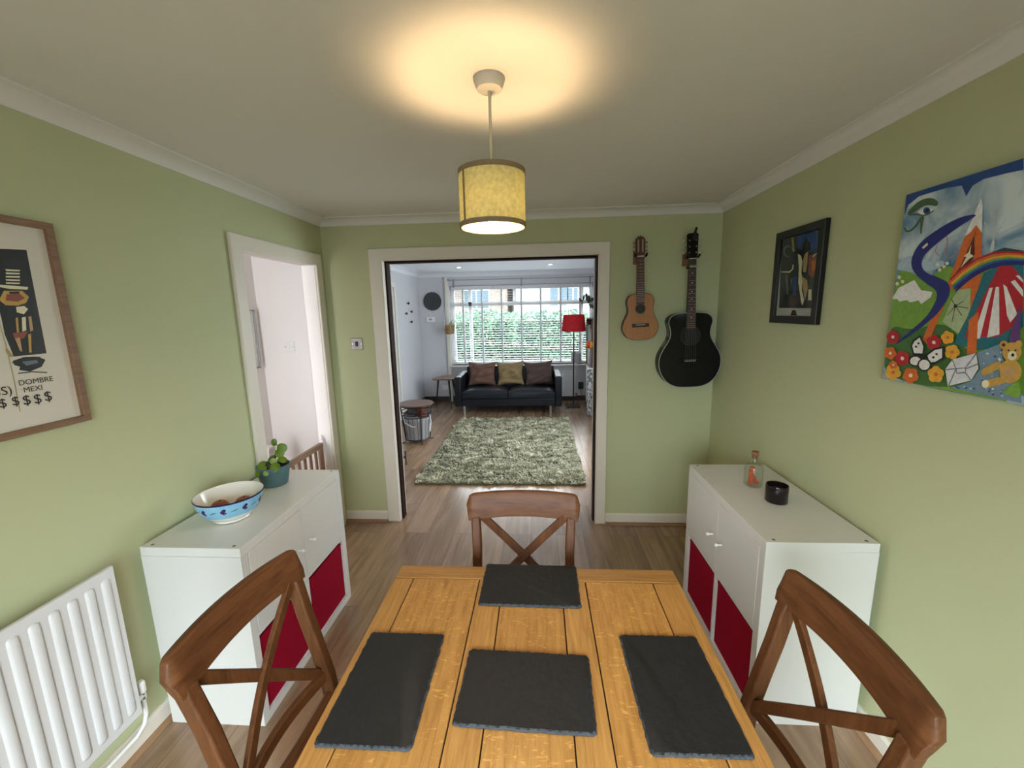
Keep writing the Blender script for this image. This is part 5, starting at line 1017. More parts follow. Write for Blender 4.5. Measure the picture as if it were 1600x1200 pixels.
B().box(-0.026, 0.030, -0.010, -0.001, -0.006, 0.006).build('pressure_bar', plain('brushed_silver', (0.50, 0.50, 0.49), 0.35, 0.9), t, bevel=0.003)
b = B(); b.tube([(-0.026, -0.005, 0), (-0.036, 0.004, -0.002), (-0.038, 0.02, -0.006), (-0.030, 0.034, -0.008), (0.0, 0.038, -0.008)], 0.005, 8); b.build('clamp_arm', BLACKM, t)
t = thing('capo', 'black clip standing up from the headstock tip of the black guitar', 'capo', (1.006, D-0.108, 2.066), 0)
B().tube([(0, 0, -0.004), (0.006, 0, 0.022), (0.012, 0, 0.045)], [0.009, 0.0085, 0.0075], 10).build('grip', BLACKP, t)
B().box(-0.010, 0.022, -0.006, 0.006, -0.034, 0.0).build('jaw', BLACKP, t, bevel=0.003)
def hanger(label, X, Z, dep):
    t = thing('guitar_hanger', label, 'wall hook', (X, D, Z), 0, 'wooden guitar hooks on the far wall')
    B().box(-0.034, 0.030, -0.012, 0, -0.050, 0.035).build('backplate', wood('hanger_wood', (0.20, 0.10, 0.05), (0.30, 0.16, 0.08), 'z', 0.5), t, bevel=0.003)
    b = B()
    for s in (-1, 1): b.tube([(0, -0.012, 0.002), (s*0.022, -0.035, 0.002), (s*0.036, -0.050, 0.0), (s*0.036, -dep, 0.0), (s*0.038, -dep-0.012, 0.012)], 0.0075, 10)
    b.build('padded_yoke', BLACKP, t)
hanger('wooden wall hook holding the small light wood guitar', 0.678, 1.950, 0.078)
hanger('wooden wall hook holding the black acoustic guitar', 1.004, 1.930, 0.108)

# ------------------------------------------------------------------ hall seen through the left doorway
GW = wood('beech_gate', (0.22, 0.125, 0.075), (0.33, 0.205, 0.13), 'y', 0.5, ring=3)
t = thing('stair_gate', 'wooden barred safety gate across the left doorway behind the white cabinet', 'gate', (XL-0.055, DY0+0.03, 0.0))
GL = DY1-DY0-0.07
B().box(-0.014, 0.014, 0, GL, 0.660, 0.696).build('top_rail', GW, t, bevel=0.003); B().box(-0.014, 0.014, 0, GL, 0.06, 0.10).build('bottom_rail', GW, t, bevel=0.003)
for yy in (0.0, GL-0.036): B().box(-0.013, 0.013, yy, yy+0.036, 0.0, 0.66).build('post', GW, t, bevel=0.003)
nb = 9
for k in range(1, nb):
    yy = 0.018+(GL-0.036)*k/nb; B().box(-0.008, 0.008, yy-0.0095, yy+0.0095, 0.10, 0.66).build('bar', GW, t, bevel=0.003)
b = B(); b.box(-0.012, 0.012, GL, GL+0.032, 0.66, 0.72); b.cyl((0.0, GL+0.012, 0.70), (0, GL+0.012, 0.745), 0.008, n=12); b.build('latch', WHITEM, t, bevel=0.003)
t = thing('newel_post', 'white post with a flat cap in the hall behind the teal plant pot', 'post', (-2.135, 3.0, 0))
B().box(-0.032, 0.032, -0.032, 0.032, 0, 0.565).build('shaft', HALLW, t, bevel=0.004); B().box(-0.042, 0.042, -0.042, 0.042, 0.565, 0.60).build('cap', HALLW, t, bevel=0.008)
B().bar((0, -0.03, 0.52), (0, -0.8, 0.52), 0.04, 0.045).build('handrail', HALLW, t, bevel=0.005)
t = thing('hall_picture', 'narrow edge of a white-mounted grey framed picture on the hall wall', 'picture', (-2.35, 3.335, 1.18))
b = B(); fnh = lambda a, d_, z: (d_, -a, z); frame(b, fnh, 0, 0.40, 0, 0.48, 0.008, 0.02); b.build('frame', plain('grey_frame', (0.34, 0.34, 0.35), 0.4), t); B().box(0.002, 0.008, -0.39, -0.01, 0.01, 0.47).build('mount', WHITEM, t, smooth=0)
# ------------------------------------------------------------------ living room
t = thing('shag_rug', 'large mottled green shag rug on the living room floor before the sofa', 'rug', (-0.385, 4.865, 0))
RGM = mix2('green_shag_pile', (0.15, 0.15, 0.085), (0.62, 0.58, 0.42), 9, 0.95, 0.34, 0.66, vec=(1, 1.6, 1), detail=5)
RW_, RL_ = 1.65, 2.43
b = B(); b.box(-RW_/2+0.02, RW_/2-0.02, -RL_/2+0.02, RL_/2-0.02, 0.001, 0.016); b.build('backing', plain('rug_backing', (0.14, 0.14, 0.08), 0.95), t)
rnd = random.Random(11); b = B()
for k in range(17000):
    x = rnd.uniform(-RW_/2+0.015, RW_/2-0.015); y = rnd.uniform(-RL_/2+0.015, RL_/2-0.015)
    cl = mnoise.noise(Vector((x*6, y*6, 0))); a = cl*5+rnd.uniform(-0.9, 0.9); ln = rnd.uniform(0.025, 0.045); h = rnd.uniform(0.022, 0.042)*(1+0.3*cl); w = rnd.uniform(0.005, 0.009)
    dx, dy = math.cos(a), math.sin(a); px, py = -dy*w, dx*w
    ex = min(max(x+dx*ln, -RW_/2), RW_/2); ey = min(max(y+dy*ln, -RL_/2), RL_/2)
    b.v += [(x-px, y-py, 0.012), (x+px, y+py, 0.012), (x+dx*ln*0.5+px, y+dy*ln*0.5+py, h), (x+dx*ln*0.5-px, y+dy*ln*0.5-py, h), (ex, ey, h*0.75)]
    o = len(b.v)-5; b.f += [(o, o+1, o+2, o+3), (o+3, o+2, o+4)]; b.m += [0, 0]
q = b.build('pile', RGM, t, smooth=0, clean=False); q['kind'] = 'stuff'

# sofa
SX0, SX1, SY0, SY1 = -1.328, 0.351, 6.35, 7.12
LEA = plain('black_leather', (0.008, 0.009, 0.013), 0.36, var=0.15, scale=12, bump=0.1, bscale=90, spec=0.32)
t = thing('sofa', 'low black leather sofa with three brown cushions under the street window', 'sofa', ((SX0+SX1)/2, (SY0+SY1)/2, 0))
hw = (SX1-SX0)/2; hd = (SY1-SY0)/2; aw = 0.105
for s in (-1, 1):
    x0, x1 = sorted((s*hw, s*(hw-aw))); B().box(x0, x1, -hd, hd, 0.130, 0.605).build('arm', LEA, t, bevel=0.022, seg=4)
B().box(-hw+aw, hw-aw, -hd+0.02, hd-0.02, 0.135, 0.255).build('base', LEA, t, bevel=0.01)
b = B(); b.box(-hw+aw, hw-aw, hd-0.20, hd-0.01, 0.255, 0.705); b.build('back', LEA, t, bevel=0.035, seg=4)
def pillow(w, h, th_, n=22, pw=3.2, wr=0.0, seed=0, pinch=0.06):
    b = B(); V = []
    for side in (1, -1):
        for i in range(n+1):
            for j in range(n+1):
                u = -1+2*i/n; v = -1+2*j/n
                e = max(0, (1-abs(u)**pw))*max(0, (1-abs(v)**pw)); d = th_/2*e**0.5
                k = 1-pinch*(1-max(abs(u), abs(v))**2*0)*(1-min(abs(u), abs(v))**2) if max(abs(u), abs(v)) > 0.001 else 1
                xx = u*w/2*(1-pinch*(1-v*v)*abs(u)**2); zz = v*h/2*(1-pinch*(1-u*u)*abs(v)**2)
                ww = wr*mnoise.noise(Vector((u*1.2+v*1.6+seed*5, v*3.5-u*2+seed, seed*3)))*e**0.4
                V.append((xx, side*(-(d+ww)), zz))
    N = (n+1)*(n+1); F = []
    for sidx in (0, 1):
        for i in range(n):
            for j in range(n):
                q = (sidx*N+i*(n+1)+j, sidx*N+(i+1)*(n+1)+j, sidx*N+(i+1)*(n+1)+j+1, sidx*N+i*(n+1)+j+1); F.append(q if sidx == 0 else q[::-1])
    return b.add(V, F)
for s in (-1, 1):
    wseat = (hw-aw)-0.004
    b = B(); n = 20; rings = []
    bx = B(); x0, x1 = sorted((s*0.003, s*(hw-aw-0.003)))
    N = 16; V = []
    for i in range(N+1):
        f = i/N; yy = -hd+0.005+f*(2*hd-0.22)
        ring = []
        for j in range(17):
            g_ = j/16; xx = x0+(x1-x0)*g_; e = (1-abs(2*g_-1)**4)*(1-abs(2*f-1)**6); ring.append((xx, yy, 0.360+0.050*e+0.006*mnoise.noise(Vector((xx*7, yy*7, s)))))
        rings.append([(x0, yy, 0.258)]+ring+[(x1, yy, 0.258)])
    b.loft(rings); b.build('seat_cushion', LEA, t, smooth=60, bevel=0.01)
MET = plain('brushed_steel_leg', (0.55, 0.54, 0.52), 0.3, 0.9)
for x in (-0.700, 0.667):
    for y in (-hd+0.05, hd-0.06): B().cyl((x, y, 0), (x, y, 0.135), 0.016, 0.021, 16).build('leg', MET, t)
CB = plain('brown_velvet', (0.125, 0.062, 0.042), 0.85, var=0.15, scale=9, sheen=0.08, bump=0.2, bscale=60); CO = plain('olive_brown_velvet', (0.215, 0.150, 0.068), 0.85, var=0.15, scale=9, sheen=0.08, bump=0.2, bscale=60); CD = plain('dark_brown_velvet', (0.075, 0.044, 0.034), 0.85, var=0.15, scale=9, sheen=0.08, bump=0.2, bscale=60)
for i, (x, m_, lab, rz, w_, ry) in enumerate(((-0.945, CB, 'brown cushion at the left end of the black sofa', 0.06, 0.46, 0.02), (-0.475, CO, 'olive brown cushion in the middle of the black sofa', -0.03, 0.45, -0.04), (-0.005, CD, 'dark brown cushion at the right end of the black sofa', -0.05, 0.47, -0.07))):
    o = pillow(w_+0.02, 0.415, 0.16, wr=0.055, seed=i+1, pinch=0.17).build('cushion', m_, smooth=80); tag(o, lab, 'cushion', 'cushions along the sofa back')
    o.rotation_euler = (math.radians(-15), ry, rz); o.location = (x, 6.815, 0.590)

# side table with a rounded triangular top
t = thing('side_table', 'three-legged side table with a rounded triangular brown top beside the sofa', 'side table', (-1.545, 6.72, 0))
WAL = wood('walnut_veneer', (0.10, 0.034, 0.018), (0.19, 0.075, 0.040), 'y', 0.28, ring=4)
tri = []
for k in range(48):
    a = 2*PI*k/48; r = 0.205*(1+0.13*math.cos(3*(a-PI*0.52))); tri.append((r*math.cos(a)*0.98, r*math.sin(a)*1.12))
B().prism(tri, 0.530, 0.548, lambda x, y, z: (x, y, z)).build('table_top', WAL, t, bevel=0.005)
for (x0, y0), (x1, y1) in (((0.085, -0.15), (0.135, -0.255)), ((-0.135, 0.06), (-0.215, 0.15)), ((0.085, 0.12), (0.150, 0.200))):
    l = B().tube([(x0, y0, 0.531), (x1*0.97+x0*0.03, y1*0.97+y0*0.03, 0.05)], [0.017, 0.009], 14).build('leg', BLACKP, t)
    B().tube([(x1*0.97+x0*0.03, y1*0.97+y0*0.03, 0.05), (x1, y1, 0.0)], [0.0088, 0.0065], 14).build('brass_tip', plain('brass', (0.50, 0.33, 0.13), 0.3, 0.9), l)

# wire basket table with a lid, a fabric liner and blankets
t = thing('basket_table', 'round wire basket table with a brown lid and grey fabric liner by the doorway', 'basket table', (-1.545, 5.02, 0))
LID = wood('walnut_lid', (0.115, 0.060, 0.042), (0.20, 0.115, 0.082), 'x', 0.35)
B().lathe([(0.0, 0.480), (0.208, 0.480), (0.214, 0.486), (0.214, 0.494), (0.210, 0.498), (0.0, 0.498)], 56).build('lid', LID, t, smooth=40)
def rad(z): return 0.150+0.035*(z-0.04)/0.36
B().shell([(0.0, 0.052), (rad(0.05)-0.010, 0.052), (rad(0.30)-0.008, 0.30), (rad(0.33)-0.004, 0.335), (rad(0.33)+0.004, 0.325), (rad(0.26)+0.006, 0.300)], 48).build('fabric_liner', plain('grey_liner_canvas', (0.34, 0.33, 0.33), 0.9, var=0.1, scale=18, bump=0.3, bscale=40), t, smooth=60)
b = B()
for z, r_ in ((0.045, 0.006), (0.335, 0.006), (0.400, 0.007), (0.472, 0.006)): b.tube([(rad(z)*math.cos(k*PI/24)*1.02, rad(z)*math.sin(k*PI/24)*1.02, z) for k in range(48)], r_, 6, closed=True, cap=False)
for k in range(20):
    a = k*2*PI/20; b.tube([(rad(z)*1.02*math.cos(a), rad(z)*1.02*math.sin(a), z) for z in (0.045, 0.335)], 0.003, 6)
for k in range(4):
    a = k*PI/2+0.55; b.tube([(rad(z)*1.03*math.cos(a), rad(z)*1.03*math.sin(a), z) for z in (0.475, 0.335, 0.045, 0.03)], 0.007, 6)
b.build('wire_frame', BLACKM, t)
for k in range(4):
    a = k*PI/2+0.55; r0 = rad(0.03)*1.03; B().tube([(r0*math.cos(a), r0*math.sin(a), 0.032), ((r0+0.008)*math.cos(a), (r0+0.008)*math.sin(a), 0.012), ((r0+0.05)*math.cos(a), (r0+0.05)*math.sin(a), 0.006)], 0.0055, 8).build('foot', BLACKM, t)
b = B()
for k in range(3):
    o_ = -0.30+k*0.02
    b.tube([(rad(0.33)*1.05*math.cos(o_), rad(0.33)*1.05*math.sin(o_), 0.36), ((rad(0.3)+0.02)*math.cos(o_+0.06), (rad(0.3)+0.02)*math.sin(o_+0.06), 0.27), (rad(0.2)*1.08*math.cos(o_+0.02*k), rad(0.2)*1.08*math.sin(o_+0.02*k), 0.20-0.03*k), ((rad(0.2)+0.02)*math.cos(o_-0.06), (rad(0.2)+0.02)*math.sin(o_-0.06), 0.14+0.02*k)], 0.004, 6)
b.tube([(-0.13, -0.14, 0.36), (-0.10, -0.165, 0.28), (-0.02, -0.185, 0.24), (0.03, -0.186, 0.235)], 0.004, 6); b.build('tie_cord', plain('white_cord', (0.75, 0.74, 0.72), 0.8), t)
for q, (cc, c0, c1, lab) in enumerate((((-0.045, -0.02), (0.05, 0.05, 0.06), (0.14, 0.14, 0.15), 'grey folded blanket stuffed in the wire basket'), ((0.075, -0.03), (0.10, 0.02, 0.015), (0.20, 0.06, 0.04), 'dark red folded blanket stuffed in the wire basket'))):
    b = B(); R3 = Matrix.Rotation(0.4-q*0.9, 3, 'Z')
    for k in range(4): b.sph((cc[0]*(1-0.1*k), cc[1], 0.345+0.026*k), 0.078, 18, 10, sc=(1.0-0.1*q, 0.75, 0.36), rot=R3)
    o = b.build('blanket', mix2('blanket_wool_%s' % 'grey red'.split()[q], c0, c1, 12, 0.95, bump=0.4), smooth=70); o.location = (-1.545, 5.02, 0); tag(o, lab, 'blanket')

# floor lamp and sill lamp
REDS = shade_fabric('red_shade_cloth', (0.72, 0.050, 0.065), 0.40, 60)
t = thing('floor_lamp', 'black floor lamp with a tapered red fabric shade right of the sofa', 'lamp', (0.575, 6.90, 0))
B().box(-0.105, 0.105, -0.105, 0.105, 0, 0.018).build('base', BLACKM, t, bevel=0.004)
B().tube([(0, 0, 0.018), (0, 0, 1.40)], 0.011, 12).build('pole', BLACKM, t)
B().shell([(0.200, 1.262), (0.166, 1.532), (0.163, 1.532), (0.197, 1.262), (0.200, 1.262)], 48).build('lamp_shade', REDS, t, smooth=60)
b = B(); b.tube([(0.164*math.cos(k*PI/16), 0.164*math.sin(k*PI/16), 1.525) for k in range(32)], 0.003, 6, closed=True, cap=False)
for k in range(3): b.tube([(0, 0, 1.40), (0.164*math.cos(k*2.094), 0.164*math.sin(k*2.094), 1.525)], 0.002, 6)
b.build('shade_ring', BLACKM, t)
t = thing('table_lamp', 'small white drum table lamp on the window sill behind the floor lamp', 'lamp', (0.655, 7.360, WZ0))
B().lathe([(0.045, 0), (0.045, 0.008), (0.010, 0.014), (0.008, 0.06), (0.0, 0.06)], 24).build('base', WHITEM, t, smooth=40)
B().shell([(0.088, 0.048), (0.088, 0.205), (0.086, 0.205), (0.086, 0.048), (0.088, 0.048)], 40).build('lamp_shade', shade_fabric('pale_grey_shade_cloth', (0.62, 0.60, 0.62), 0.3, 80), t, smooth=60)
B().tube([(0.03, -0.03, 0.006), (0.04, -0.075, 0.004), (0.04, -0.088, -0.04), (0.02, -0.08, -0.14), (-0.03, -0.05, -0.25), (-0.05, -0.04, -0.40)], 0.003, 6).build('cable', plain('cable_white', (0.70, 0.69, 0.66), 0.6), t, smooth=80)

# venetian blinds, rods, hanging planter
SLW = plain('white_blind_slat', (0.74, 0.75, 0.77), 0.5, var=0.02)
bx_ = [WX0+0.010, -0.785, 0.170, WX1-0.010]
names = ['left white slatted blind of the street window, behind the hanging planter', 'middle white slatted blind of the street window, above the sofa', 'right white slatted blind of the street window, behind the red lamp']
for i in range(3):
    x0, x1 = bx_[i]+0.004, bx_[i+1]-0.004; yb = LY+0.084
    t = thing('venetian_blind', names[i], 'blind', ((x0+x1)/2, yb, WZ0), 0, 'venetian blinds of the street window'); hw = (x1-x0)/2
    B().box(-hw, hw, -0.034, 0.034, WZ1-WZ0-0.068, WZ1-WZ0-0.004).build('headrail', SLW, t, bevel=0.003)
    b = B(); z = 0.055
    while z < WZ1-WZ0-0.085:
        b.box(-hw, hw, -0.024, 0.024, z-0.0013, z+0.0013); z += 0.0425
    b.build('slat', SLW, t, smooth=0)
    B().box(-hw, hw, -0.026, 0.026, 0.012, 0.030).build('bottom_rail', SLW, t, bevel=0.003)
    b = B()
    for xx in ((-1.34, -1.0), (-0.65, -0.30, 0.04), (0.39, 0.73))[i]:
        xl = xx-(x0+x1)/2
        for yy in (-0.027, 0.027): b.box(xl-0.014, xl+0.014, yy-0.0008, yy+0.0008, 0.030, WZ1-WZ0-0.068)
    b.build('ladder_tape', plain('blind_tape', (0.66, 0.66, 0.68), 0.8), t, smooth=0)
STL = plain('dull_steel_rod', (0.28, 0.28, 0.30), 0.4, 0.6)
t = thing('curtain_rail', 'pair of thin grey curtain rods above the street window', 'curtain rail', (-0.31, LY-0.09, 2.09))
for z, y in ((0.062, 0.0), (-0.035, 0.02)): B().tube([(-1.190, y, z), (1.255, y, z)], 0.006, 8).build('rod', STL, t)
for x in (-1.17, 0.02, 1.20):
    b = B(); b.box(x-0.012, x+0.012, 0.080, 0.090, -0.06, 0.085); b.bar((x, 0.085, 0.062), (x, -0.006, 0.062), 0.008, 0.008); b.bar((x, 0.085, -0.035), (x, 0.014, -0.035), 0.008, 0.008); b.build('bracket', STL, t)
t = thing('hanging_planter', 'mustard pot with a spider plant hanging in white cords beside the window', 'plant', (-1.535, 7.16, 1.238))
B().shell([(0.0, 0.0), (0.060, 0.0), (0.072, 0.010), (0.083, 0.060), (0.086, 0.148), (0.081, 0.150), (0.078, 0.130), (0.0, 0.126)], 36).build('pot', mix2('mustard_woven_pot', (0.22, 0.125, 0.045), (0.33, 0.20, 0.075), 30, 0.8), t, smooth=50)
b = B()
for k in range(4):
    a = k*PI/2+0.5; b.tube([(0, 0, 0.90), (0.02*math.cos(a), 0.02*math.sin(a), 0.78), (0.088*math.cos(a), 0.088*math.sin(a), 0.15), (0.074*math.cos(a), 0.074*math.sin(a), 0.008), (0, 0, -0.004)], 0.004, 6)
b.tube([(0, 0, -0.002), (0, 0, -0.17)], 0.008, 6); b.build('cord_hanger', plain('macrame_cord', (0.70, 0.68, 0.63), 0.9), t, smooth=80)
b = B(); b.tube([(0, 0.0, 0.895), (0.0, 0.02, 0.925), (0.0, 0.16, 0.918), (0, 0.239, 0.915)], 0.005, 8); b.build('hook', BLACKM, t)
SPG = plain('spider_leaf', (0.26, 0.34, 0.16), 0.5, var=0.2, scale=30); rnd = random.Random(5)
for k in range(13):
    a = rnd.uniform(-0.9, 0.9) if k < 9 else rnd.uniform(0, 6.28); rr = rnd.uniform(0.20, 0.46); hh = rnd.uniform(0.05, 0.16); b = B(); V = []; F = []
    if k < 2: a = -0.15+0.3*k; rr = 0.36
    sgn_y = -abs(math.sin(a))
    for i in range(9):
        f = i/8; r = 0.02+rr*f; z = 0.13+hh*4*f*(1-f)*1.0-0.22*f*f; w = 0.011*(1-f*0.8); cx_, cy_ = r*math.cos(a), r*sgn_y*0.6
        V += [(cx_-math.sin(a)*w, cy_+math.cos(a)*w, z), (cx_, cy_, z-0.002), (cx_+math.sin(a)*w, cy_-math.cos(a)*w, z)]
        if i: o = 3*i; F += [(o-3, o-2, o+1, o), (o-2, o-1, o+2, o+1)]
    b.add(V, F).build('leaf', SPG, t, smooth=80, clean=False)

# clock, thermostat, hooks, sockets, radiator, downlights
t = thing('wall_clock', 'round dark grey clock on the living room wall left of the window', 'clock', (-1.866, LY, 1.805))
b = B().lathe([(0.0, 0.0), (0.155, 0.0), (0.158, 0.006), (0.158, 0.026), (0.152, 0.031), (0.0, 0.029)], 64, ax='y'); b.v = [(x, y, z) for x, y, z in b.v]; b.build('face', plain('charcoal_clock', (0.050, 0.052, 0.054), 0.6, bump=0.1), t, smooth=40)
b = B(); b.bar((0, -0.033, -0.04), (0.018, -0.033, 0.075), 0.006, 0.003, (0, 1, 0)); b.bar((0, -0.036, 0), (-0.002, -0.036, -0.12), 0.005, 0.003, (0, 1, 0)); b.build('hand', BLACKP, t)
t = thing('thermostat', 'small white thermostat box on the living room wall under the dark clock', 'thermostat', (-1.915, LY, 1.49)); B().box(-0.075, 0.075, -0.028, 0, -0.045, 0.045).build('housing', WHITEM, t, bevel=0.006); B().box(-0.03, 0.03, -0.0295, -0.027, -0.012, 0.018).build('display', plain('grey_display', (0.35, 0.37, 0.36), 0.3), t)
for i, (y, z, lab) in enumerate(((6.672, 1.764, 'topmost black round wall knob on the living room wall'), (6.814, 1.632, 'second highest black round wall knob, nearer the clock'), (6.541, 1.603, 'leftmost black round wall knob on the living room wall'), (6.780, 1.467, 'lowest black round wall knob on the living room wall'))):
    t = thing('coat_hook', lab, 'wall hook', (LXL, y, z), 0, 'black knobs on the living room wall')
    B().cyl((0, 0, 0), (0.022, 0, 0), 0.008, n=12).build('stem', BLACKP, t); B().sph((0.028, 0, 0), 0.021, 18, 12, sc=(0.6, 1, 1)).build('head', BLACKP, t, smooth=80)
t = thing('radiator', 'white panel radiator under the street window, right of the sofa', 'radiator', (0.645, LY, 0.09))
b = B(); b.box(-1.6, 0, -0.075, -0.055, 0, 0.46); b.build('panel', RW, t, bevel=0.004)
b = B()
for k in range(24):
    xx = -0.035-k*0.065; b.loft([[(xx-0.018, -0.075, z), (xx-0.009, -0.075-0.008*s, z), (xx+0.009, -0.075-0.008*s, z), (xx+0.018, -0.075, z)] for z, s in ((0.03, 0.2), (0.05, 1), (0.41, 1), (0.43, 0.2))])
b.build('flute', RW, t); b = B()
for k in range(24): b.box(-0.050-k*0.065, -0.030-k*0.065, -0.0765, -0.0745, 0.425, 0.437)
b.build('vent_slot', plain('vent_dark', (0.12, 0.12, 0.12), 0.6), t)
b = B(); b.box(-1.3, -1.26, -0.055, 0, 0.1, 0.4); b.box(-0.2, -0.16, -0.055, 0, 0.1, 0.4); b.build('bracket', RW, t); B().cyl((0.0, -0.065, 0.04), (0.03, -0.065, 0.04), 0.012, n=12).build('valve', BLACKP, t)
t = thing('power_adapter', 'black box plugged in low on the grey wall beside the floor lamp', 'power adapter', (0.742, LY, 0.275)); B().box(-0.045, 0.045, -0.055, -0.008, -0.062, 0.062).build('housing', BLACKP, t, bevel=0.006); B().box(-0.05, 0.05, -0.010, 0, -0.06, 0.06).build('socket_plate', WHITEM, t, bevel=0.002)
B().tube([(0, -0.03, -0.062), (-0.004, -0.035, -0.12), (0.02, -0.03, -0.16), (0.01, -0.02, -0.20), (-0.10, -0.06, -0.262), (-0.20, -0.30, -0.270)], 0.0035, 6).build('cable', BLACKP, t, smooth=80)
t = thing('wall_socket', 'white double socket low on the grey wall left of the sofa', 'socket', (-1.69, LY, 0.255)); B().box(-0.073, 0.073, -0.010, 0, -0.043, 0.043).build('plate', WHITEM, t, bevel=0.003); B().box(-0.05, -0.02, -0.012, -0.009, 0.01, 0.028).build('rocker', WHITEM, t); B().box(0.02, 0.05, -0.012, -0.009, 0.01, 0.028).build('rocker', WHITEM, t)
for x, y, lab in ((-1.224, 6.60, 'small lit ceiling spotlight over the left side of the sofa'), (0.187, 6.51, 'small lit ceiling spotlight over the right side of the sofa')):
    t = thing('downlight', lab, 'ceiling light', (x, y, LH), 0, 'recessed spotlights in the living room ceiling')
    B().shell([(0.030, -0.004), (0.045, -0.005), (0.046, 0.0), (0.030, 0.0), (0.030, -0.004)], 28).build('bezel', CHROME, t); B().lathe([(0.0, -0.003), (0.030, -0.003), (0.030, -0.001), (0.0, -0.001)], 24).build('lens', emit('spot_lens', (1.0, 0.95, 0.85), 14), t)

# shelves and oddments at the right of the living room
BRN = wood('brown_shelf_wood', (0.075, 0.032, 0.018), (0.15, 0.07, 0.04), 'z', 0.45)
t = thing('bookcase', 'narrow brown shelf unit with books at the right edge of the double doorway', 'bookcase', (0.80, 6.40, 0.0))
bw, bl = 0.275, 0.72
for y in (0, bl-0.018): B().box(0, bw, y, y+0.018, 0, 1.475).build('side_panel', BRN, t, bevel=0.001)
for z in (0.70, 1.07, 1.457): B().box(0, bw, 0.018, bl-0.018, z, z+0.018).build('shelf', BRN, t, bevel=0.001)
B().box(0.0, bw, 0.018, bl-0.018, 0.06, 0.70).build('lower_door', WHITEM, t, bevel=0.002); B().box(bw-0.006, bw, 0.018, bl-0.018, 0.70, 1.475).build('back_panel', BRN, t)
cols = [('brown', (0.17, 0.09, 0.05)), ('white', (0.7, 0.68, 0.65)), ('dark brown', (0.06, 0.03, 0.02)), ('blue', (0.05, 0.13, 0.30)), ('maroon', (0.10, 0.02, 0.03)), ('cream', (0.62, 0.55, 0.45))]
rnd = random.Random(4)
for lev, zb in ((0, 0.718), (1, 1.088)):
    y = 6.424; k = 0
    while y < 7.02:
        th_ = rnd.uniform(0.055, 0.085); hh = rnd.uniform(0.21, 0.325); dd = rnd.uniform(0.15, 0.20); cn, cc = cols[(k*5+lev*3) % 6]
        bk = thing('book', '%s book on the %s bookcase shelf, %s' % (cn, 'lower upper'.split()[lev], 'nearest the doorway' if k == 0 else 'number %d from the near end' % (k+1)), 'book', (0.815, y, zb), 0, 'books in the brown bookcase')
        B().box(0.004, dd-0.004, 0.003, th_-0.003, 0.002, hh-0.003).build('pages', plain('page_block', (0.65, 0.6, 0.5), 0.9), bk)
        b = B(); b.box(0, 0.003, 0, th_, 0, hh); b.box(0.003, dd, 0, 0.003, 0, hh); b.box(0.003, dd, th_-0.003, th_, 0, hh); b.build('cover', plain('book_cover_%s' % cn.replace(' ', '_'), cc, 0.6), bk)
        y += th_+0.004+(0.02 if k % 5 == 4 else 0); k += 1
t = thing('toy_ball', 'yellow and orange ball hanging from the bookcase edge', 'toy', (0.765, 6.335, 1.085))
b = B(); n0 = 0
for k in range(8):
    V = []; 
    for i in range(9):
        ph = PI*i/8
        for a in (k*PI/4, (k+1)*PI/4): V.append((0.060*math.sin(ph)*math.cos(a), 0.060*math.sin(ph)*math.sin(a), 0.06*math.cos(ph)))
    b.add(V, [(2*i, 2*i+1, 2*i+3, 2*i+2) for i in range(8)], k % 3)
b.build('skin', [plain('toy_yellow', (0.75, 0.40, 0.03), 0.5), plain('toy_orange', (0.70, 0.16, 0.02), 0.5), plain('toy_red', (0.5, 0.03, 0.03), 0.5)], t, smooth=80)
B().tube([(0, 0, 0.058), (0.016, 0.03, 0.20), (0.036, 0.066, 0.375)], 0.0018, 5).build('string', BLACKP, t)
t = thing('storage_tube', 'tall grey and white patterned storage tube standing by the bookcase', 'storage tube', (0.777, 6.30, 0))
chk = mix2('grey_white_weave', (0.16, 0.16, 0.17), (0.60, 0.60, 0.61), 26, 0.8, 0.46, 0.54, vec=(1, 1, 0.8))
B().lathe([(0.0, 0.0), (0.048, 0.0), (0.050, 0.006), (0.050, 0.715), (0.0475, 0.720), (0.0475, 0.70), (0.0, 0.70)], 28).build('tube', chk, t, smooth=40); B().lathe([(0.0, 0.701), (0.047, 0.701), (0.047, 0.732), (0.0, 0.735)], 28).build('lid', WHITEM, t, smooth=40)
t = thing('canvas_board', 'plain white board leaning upright at the right edge of the doorway view', 'board', (0.835, 6.05, 0)); B().box(0, 0.018, 0, 0.28, 0.36, 0.76).build('face', WHITEM, t, bevel=0.002); B().box(0.004, 0.014, 0.02, 0.26, 0.0, 0.36).build('stand', BRN, t)
t = thing('bud_vase', 'small clear vase with dark leafy stems on top of the bookcase', 'vase', (0.835, 6.55, 1.475))
B().shell([(0.0, 0.0), (0.026, 0.0), (0.036, 0.03), (0.030, 0.07), (0.014, 0.11), (0.014, 0.15), (0.011, 0.15), (0.011, 0.11), (0.026, 0.07), (0.032, 0.03), (0.0, 0.006)], 28).build('glass_body', CG, t, smooth=60)
DG = plain('dark_leaf', (0.03, 0.055, 0.028), 0.5, var=0.2); rnd = random.Random(2)
